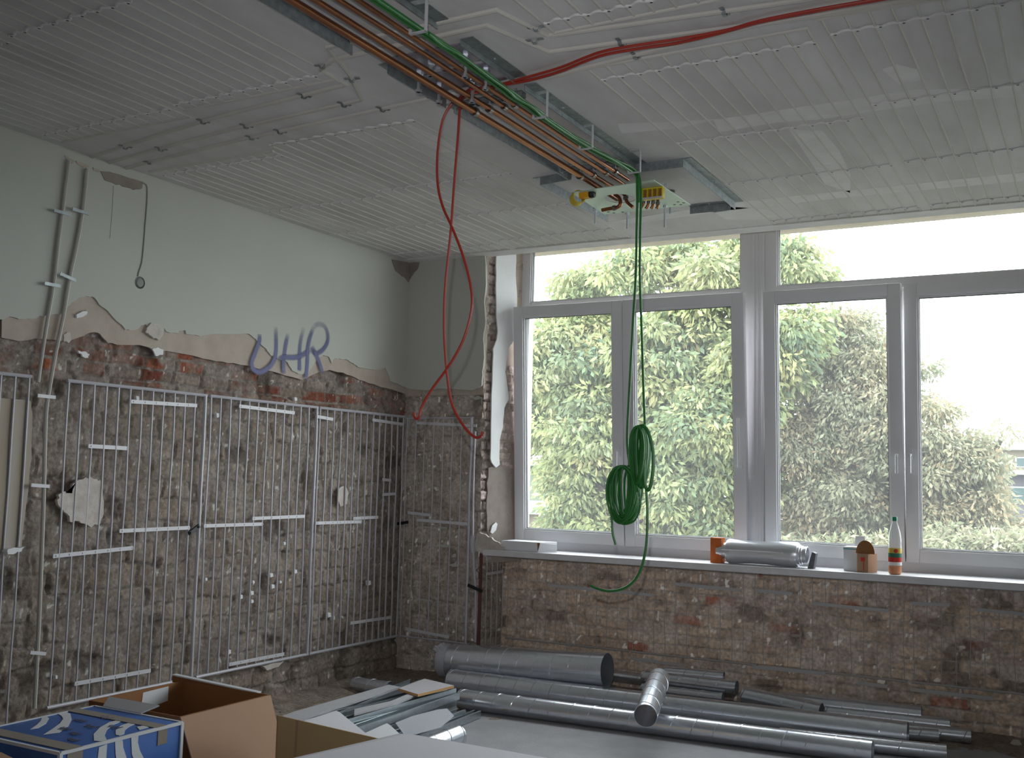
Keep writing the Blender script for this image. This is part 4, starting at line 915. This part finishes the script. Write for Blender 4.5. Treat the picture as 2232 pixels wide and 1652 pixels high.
boards('pale plasterboard strip lying in the dark profile', 'plasterboard_strip', [(772,1556),(773,1545),(850,1528),(895,1510),(905,1515),(870,1530)], .185, .0125, M['gypsum'])
boards('crinkled translucent plastic sheet over the middle profiles', 'plastic_sheet', [(862,1575),(900,1560),(955,1546),(975,1544),(990,1560),(960,1585),(905,1600),(880,1600)], .115, .003, M['foil'], 'sheet')
boards('light blue-white foam sheet in front of the profiles', 'foam_sheet', [(790,1600),(843,1576),(850,1580),(872,1600),(860,1625),(800,1625)], .14, .006, M['paper'], 'sheet')

# ------------------------------------------------------------------ cartons and worktop in the foreground
def carton_walls(x0, x1, y0, y1, z0, z1, th=.006):
    m = MB(); m.box((x0,y0,z0),(x1,y0+th,z1)); m.box((x0,y1-th,z0),(x1,y1,z1)); m.box((x0,y0+th,z0),(x0+th,y1-th,z1)); m.box((x1-th,y0+th,z0),(x1,y1-th,z1)); m.box((x0+th,y0+th,z0),(x1-th,y1-th,z0+th)); return m
# blue and white carton
bx0, bx1, by0, by1, bz = .96, 1.50, -4.32, -3.72, .50
t = thing('blue_carton', 'closed blue and white printed carton taped with brown tape, lower left', 'box', ((bx0+bx1)/2, (by0+by1)/2, 0))
build('box_body', MB().box((bx0, by0, 0), (bx1, by1, bz)), M['blue'], t, bevel=.003)
top = lambda u, v: Vector((bx0+u*(bx1-bx0), by0+v*(by1-by0), bz+.001))
cp = lambda q: [(x/3.4875, 1400+y/3.4875) for x, y in q]
for q in ([(440,545),(490,530),(535,545),(545,590),(520,640),(450,690),(330,705),(400,660),(455,620),(480,585),(470,565)], [(312,556),(350,562),(372,582),(350,620),(290,655),(230,665),(280,630),(310,600),(318,575)],
          [(22,690),(70,692),(110,702),(190,722),(130,735),(24,716)], [(715,750),(712,700),(760,650),(830,610),(900,592),(930,600),(870,625),(815,665),(795,710),(810,742),(770,755)],
          [(880,705),(880,670),(920,635),(980,614),(1040,620),(985,642),(950,670),(945,700),(910,712)], [(1040,645),(1105,634),(1130,650),(1060,668)]):
    pp = [at(x, y, 'z', bz) for x, y in cp(q)]; build('white_stripe', MB().prism([Vector((min(max(p.x, bx0), bx1), min(max(p.y, by0), by1), bz+.001)) for p in pp], (0,0,.0012)), M['paper'], t)
for q in ([(750,797),(812,772),(806,860),(800,1100),(738,1100),(740,879)], [(872,752),(930,742),(935,800),(960,879),(1010,1000),(900,1000),(876,850)], [(995,722),(1050,704),(1046,760),(1060,820),(1090,879),(1140,960),(1040,960),(1000,850)]):
    pp = [at(x, y, 'x', bx1) for x, y in cp(q)]; build('white_stripe', MB().prism([Vector((bx1+.001, min(max(p.y, by0), by1), p.z)) for p in pp], (.0012,0,0)), M['paper'], t)
ed = MB()
for a, b in (((bx0,by0),(bx1,by0)),((bx1,by0),(bx1,by1)),((bx1,by1),(bx0,by1)),((bx0,by1),(bx0,by0))): ed.obox((*a, bz-.003), (*b, bz-.003), .012, .012)
for a in ((bx0,by0),(bx1,by0),(bx1,by1)): ed.obox((*a, 0.002), (*a, bz), .014, .014, up=(1,0,0))
build('white_edge', ed, M['paper'], t)
for tp in (MB().box((bx0-.002, by0+.03, bz+.001), (bx1+.002, by0+.10, bz+.0035)).box((bx1-.0, by0+.03, bz-.09), (bx1+.003, by0+.10, bz+.0015)),
           MB().box((bx0-.002, by1-.14, bz+.001), (bx1+.002, by1-.08, bz+.0035)).box((bx1, by1-.13, bz-.07), (bx1+.003, by1-.08, bz+.0015))):
    build('tape_strip', tp, M['tape'], t)
for (u0, v0) in ((.28,.62),(.42,.40),(.36,.78),(.60,.36),(.66,.62),(.50,.55),(.74,.24)):
    q = [top(u0+.13*k/12*(1 if v0 > .5 else .8), v0+.035*math.sin(k*1.9)+random.uniform(-.01,.01))+Vector((0,0,.002)) for k in range(13)]
    build('pen_mark', MB().tube(smooth_pts(q, 4), .0013, 4), M['ink'], t)
build('top_flap', MB().prism([(bx0+.06, by1-.005, bz+.004), (bx0+.30, by1-.005, bz+.004), (bx0+.34, by1+.06, bz+.03), (bx0+.02, by1+.06, bz+.03)], (0,0,.005)), M['paper'], t)
# open brown carton
ox0, ox1, oy0, oy1 = .845, 1.42, -3.655, -3.085
t = thing('open_carton', 'open brown cardboard carton with flaps raised behind the blue carton', 'box', ((ox0+ox1)/2, (oy0+oy1)/2, 0))
build('box_walls', carton_walls(ox0, ox1, oy0, oy1, 0, .50), M['card_in'], t)
fx = at(598,1652,'x',ox1+.06); 
build('front_flap', MB().prism([(ox1, oy0, .497), (ox1, oy1, .497), (ox1+.13, oy1-.01, .18), (ox1+.13, oy0+.02, .18)], (.006,0,.002)), M['card'], t)
f1 = at(376,1471,'y',oy1); f2 = at(561,1510,'y',oy1)
build('back_flap', MB().prism([(f1.x, oy1+.001, .485), (ox1, oy1+.001, .485), (f2.x, oy1+.001, f2.z), (f1.x, oy1+.001, f1.z)], (0,.005,0)), M['card_in'], t)
build('flap_edge', MB().obox(f1+Vector((0,.012,0)), f2+Vector((0,.012,0)), .03, .006), M['paper'], t)
build('white_sticker', MB().prism([Vector((ox0+.0065, y, z)) for y, z in ((oy0+.30,.40),(oy0+.47,.42),(oy0+.47,.49),(oy0+.31,.485))], (.001,0,0)), M['paper'], t)
# lower left flap fragment of another carton
p = Z(0,1640,.56); q = Z(30,1652,.56)
solo('carton_flap', 'corner of a brown cardboard flap in the lower left picture corner', 'cardboard', MB().prism([at(-40,1632,'z',.50), at(4,1640,'z',.50), at(36,1656,'z',.50), at(-20,1690,'z',.50)], (0,0,-.5)), M['card'])
# upright tan cardboard panel
a = Z(604,1559,.50); b = Z(816,1608,.50); d = (b-a).normalized(); n = Vector((-d.y, d.x, 0)); b2 = b+d*.35
t = thing('cardboard_sheet', 'upright tan cardboard sheet between open carton and grey worktop', 'cardboard', ((a.x+b.x)/2, (a.y+b.y)/2, 0))
build('panel', MB().prism([(a.x,a.y,0),(b2.x,b2.y,0),(b2.x,b2.y,.5),(a.x,a.y,.5)], n*.006), M['card_y'], t)
e_ = a+d*.12-n*.002; build('fold_crease', MB().obox((e_.x,e_.y,.01), (e_.x+.01*d.x,e_.y,.5), .012, .003, up=tuple(n)), M['card'], t)
build('side_panel', MB().prism([(a.x,a.y,0),(a.x+n.x*.25-d.x*.02,a.y+n.y*.25,0),(a.x+n.x*.25-d.x*.02,a.y+n.y*.25,.40),(a.x,a.y,.5)], d*.006), M['card_y'], t)
# grey worktop
c0 = Z(876,1596,.72); tx1 = c0.x+1.5; ty0 = c0.y-1.0
t = thing('worktop_table', 'pale grey board top on legs, its corner rising into the bottom of the picture', 'table', ((c0.x+tx1)/2, (c0.y+ty0)/2, 0))
build('tabletop', MB().prism([(c0.x, c0.y-.02, .69), (c0.x+.03, c0.y, .69), (tx1, c0.y-.03, .69), (tx1, ty0, .69), (c0.x-.20, ty0, .69)], (0,0,.03)), M['table'], t, bevel=.002)
for x, y in ((c0.x+.08, c0.y-.12), (tx1-.1, c0.y-.12), (tx1-.1, ty0+.1), (c0.x, ty0+.1)): build('leg', MB().box((x-.025, y-.025, 0), (x+.025, y+.025, .69)), M['table'], t)

# rubble and dust heap along the wall foot
rb = MB()
for k in range(520):
    if k < 330: x = abs(random.gauss(0, .10))+.02; y = random.uniform(-3.6, -.05)
    else: x = random.uniform(.05, .9); y = -abs(random.gauss(0, .35))-.03
    s = random.uniform(.004, .016)*(1.6 if k % 17 == 0 else 1)
    c = Vector((x, y, s*.45)); vs = [c+Vector((random.uniform(.6, 1)*s*a, random.uniform(.6, 1)*s*b, random.uniform(.5, .9)*s*e)) for a in (-1, 1) for b in (-1, 1) for e in (-1, 1)]
    rb.add(vs, [(0,1,3,2),(4,6,7,5),(0,4,5,1),(2,3,7,6),(0,2,6,4),(1,5,7,3)])
tag(build('rubble', rb, M['rubble'], flat=True), 'crumbs of mortar and brick scattered along the foot of the walls', 'rubble', kind='stuff')
solo('mortar_chunk', 'pale mortar chunk on the floor at the far right below the parapet', 'chunk', MB().lathe(Z(2215,1628,.0), [(.0001,0),(.03,.0),(.034,.02),(.02,.04),(.0001,.045)], 7), M['dirty_plaster'])

# ------------------------------------------------------------------ outside
ZG0 = -4.2
tag(build('lawn', MB().box((-70, .9, ZG0-.3), (70, 90, ZG0)), M['grass']), kind='structure').name = 'ground'
def leaves(name, blobs, n, size, cols, parent, seed, hollow=.5, tuft=70):
    """foliage: tufts of drooping leaves scattered through the crown's blobs, gaps left between them"""
    r = np.random.default_rng(seed); wts = np.array([b[1]**2 for b in blobs]); nt = n//tuft
    pick = r.choice(len(blobs), nt, p=wts/wts.sum())
    C = np.array([list(b[0]) for b in blobs])[pick]; R = np.array([b[1] for b in blobs])[pick]
    d = r.normal(size=(nt, 3)); d /= np.linalg.norm(d, axis=1)[:, None]
    T = C+d*(R*(hollow+(1.05-hollow)*r.random(nt)))[:, None]*np.array([1, 1.3, .9])
    cc = np.array(cols); tw = r.dirichlet(np.ones(len(cols))*.45, nt)
    k = np.repeat(np.arange(nt), tuft); m = len(k); lev = r.normal(size=(m, 3)); lev /= np.linalg.norm(lev, axis=1)[:, None]
    P = T[k]+lev*(r.random(m)**.5*.26)[:, None]*np.array([1.3, 1, .55])
    ax = lev*.9+r.normal(size=(m, 3))*.45+np.array([0, 0, -.75]); ax /= np.linalg.norm(ax, axis=1)[:, None]
    sd = np.cross(ax, r.normal(size=(m, 3))); sd /= np.linalg.norm(sd, axis=1)[:, None]
    s = size*(.6+.8*r.random(m))[:, None]
    V = np.stack([P, P+ax*s*.5+sd*s*.19, P+ax*s, P+ax*s*.5-sd*s*.19], 1).reshape(-1, 3)
    me = bpy.data.meshes.new(name); me.vertices.add(4*m); me.vertices.foreach_set('co', V.ravel().astype(np.float32))
    me.loops.add(4*m); me.loops.foreach_set('vertex_index', np.arange(4*m, dtype=np.int32)); me.polygons.add(m)
    me.polygons.foreach_set('loop_start', np.arange(0, 4*m, 4, dtype=np.int32)); me.update(calc_edges=True)
    rgb = (tw@cc)[k]*(.75+.5*r.random(m))[:, None]
    ca = me.color_attributes.new('Col', 'FLOAT_COLOR', 'POINT'); ca.data.foreach_set('color', np.repeat(np.concatenate([rgb, np.ones((m, 1))], 1), 4, 0).ravel().astype(np.float32))
    me.materials.append(M['leaf']); o = bpy.data.objects.new(name, me); col.objects.link(o); o.parent = parent
    me.transform(Matrix.Translation(-wloc(parent))); return o
def tree(label, trunk_px, Y, blobs_px, n, size, cols, seed, limbs):
    b = at(*trunk_px, 'y', Y); t = thing('tree', label, 'tree', (b.x, Y, ZG0))
    blobs = []
    for (x, y, rp, dy) in blobs_px:
        p = at(x, y, 'y', Y+dy); k = (p-CAM).dot(_f)/F; blobs.append((p, rp*k))
    leaves('foliage', blobs, n, size, cols, t, seed)
    m = MB().tube(smooth_pts([(b.x, Y, ZG0), (b.x+.1, Y, ZG0+2), b], 4), .26, 10, r2=.2)
    for l in limbs:
        q = [at(x, y, 'y', Y+dy) for x, y, dy in l]; m.tube(smooth_pts(q, 4), .11, 8, r2=.03)
    build('trunk', m, M['bark'], t); return t
oak = [(.23,.27,.12),(.33,.35,.16),(.14,.20,.11),(.37,.34,.17),(.10,.15,.10)]
tree('big oak with yellow-green leaves filling the first window', (1470,1120), 7.5,
     [(1230,800,110,0),(1330,790,110,.5),(1440,780,105,0),(1560,790,100,.5),(1640,800,80,0),(1210,920,95,.6),(1310,930,110,0),(1430,930,110,.4),(1550,930,110,0),(1620,900,80,.4),(1260,1050,70,0),(1350,1050,80,.5),(1460,1060,95,0),(1570,1060,95,.3),(1280,620,60,.5),(1380,590,60,0),(1480,570,60,.6),(1570,600,70,0),(1640,560,70,.5),(1720,570,50,0),(1760,610,38,.5),(1240,1150,50,.2),(1340,1150,60,.2),(1440,1160,70,.2),(1560,1170,70,.2),(1680,780,90,.5),(1740,720,60,0),(1270,690,60,.3),(1540,690,80,.3)],
     150000, .115, oak, 5, [[(1470,1120,0),(1440,1000,.1),(1400,880,.2),(1340,700,.2)],[(1470,1130,0),(1390,1100,-.1),(1300,1060,-.1),(1215,1020,-.1)],[(1480,1100,0),(1560,980,.1),(1600,800,.2)],[(1460,1130,0),(1380,1120,-.2),(1290,1050,-.2),(1230,1000,-.3)]])
olv = [(.19,.205,.13),(.27,.25,.155),(.15,.17,.115),(.32,.235,.14),(.24,.25,.18)]
tree('olive-brown fine-leaved tree filling the left sash of the second window', (1820,1120), 8.5,
     [(1780,760,60,0),(1850,740,70,.4),(1900,790,60,0),(1790,860,85,.3),(1890,880,85,0),(1960,900,55,.3),(1750,970,80,0),(1850,980,95,.3),(1950,980,80,0),(1740,1080,80,.3),(1840,1090,95,0),(1940,1090,90,.3),(1760,1170,60,0),(1860,1180,70,0),(1960,1180,70,.2),(1830,700,30,0),(1990,800,28,0)],
     80000, .085, olv, 9, [[(1820,1120,0),(1830,980,0),(1860,820,.1)],[(1830,1100,0),(1900,960,.1),(1930,850,0)],[(1810,1100,0),(1770,960,0),(1760,850,0)]])
tree('thin spreading tree reaching right in front of the flat-roofed building', (2050,1200), 8.0,
     [(2030,960,35,0),(2070,1000,45,0),(2110,960,28,.3),(2030,1050,55,0),(2100,1060,50,.3),(2150,1110,40,0),(2050,1130,60,0),(2180,940,14,0),(2130,1010,35,0),(2170,1160,45,0),(2040,900,22,0),(2210,1180,40,.3)],
     24000, .085, olv, 12, [[(2050,1200,0),(2060,1080,0),(2100,970,0)],[(2050,1150,0),(2120,1080,0),(2180,960,0)]])
tree('low pale green shrub along the bottom of the second window', (2150,1230), 6.5,
     [(x, 1215, 42, 0) for x in range(1690, 2300, 55)]+[(2060,1190,35,.3),(2150,1200,40,.3),(2230,1200,40,.2)], 26000, .09, [(.24,.25,.15),(.30,.26,.19),(.18,.21,.12)], 14, [[(2150,1230,0),(2160,1210,0)]])
def building(label, Y, D, x0px, x1px, ytop, Z0, roof_px, wins, wm, ztop=None):
    a = at(x0px, ytop, 'y', Y); b = at(x1px, ytop, 'y', Y); t = thing('building', label, 'building', ((a.x+b.x)/2, Y+D/2, Z0)); zt = a.z
    build('wall', MB().box((a.x, Y, Z0), (b.x, Y+D, zt)), wm, t)
    rz = at(x0px, ytop-roof_px, 'y', Y).z
    build('roof', MB().box((a.x-.4, Y-.6, zt), (b.x+.4, Y+D, rz)), M['outwhite'], t)
    for (p, q, r, s) in wins:
        c = at(p, q, 'y', Y-.03); d = at(r, s, 'y', Y-.03); f = build('window', MB().box((min(c.x,d.x), Y-.05, min(c.z,d.z)), (max(c.x,d.x), Y+.02, max(c.z,d.z))), M['outwhite'], t)
        build('pane', MB().box((min(c.x,d.x)+.08, Y-.07, min(c.z,d.z)+.05), (max(c.x,d.x)-.08, Y-.05, max(c.z,d.z)-.05)), M['outglass'], f)
    return t
building('flat-roofed white building far right with ribbon windows', 45, 12, 2060, 2420, 980, ZG0, 12, [(2085,996,2195,1020),(2212,996,2300,1020)], M['outwall'])
building('lower grey garage block in front of the white building', 38, 6, 2128, 2420, 1033, ZG0, 9, [(2195,1060,2260,1100)], M['outgrey'])
building('cream building behind the oak at the left window edge', 26, 10, 900, 1330, 1108, ZG0, 12, [(1180,1120,1200,1150)], M['outwall'])
building('pale green hall far behind the oak', 48, 10, 900, 1420, 1010, ZG0, 8, [(1190,1025,1240,1050)], mat('pale_green_facade', (.11, .13, .09), .9))
building('long low shed with white roof edge behind the shrubs', 17, 5, 1560, 2420, 1138, ZG0, 9, [(1850,1150,1900,1175)], M['outgrey'])
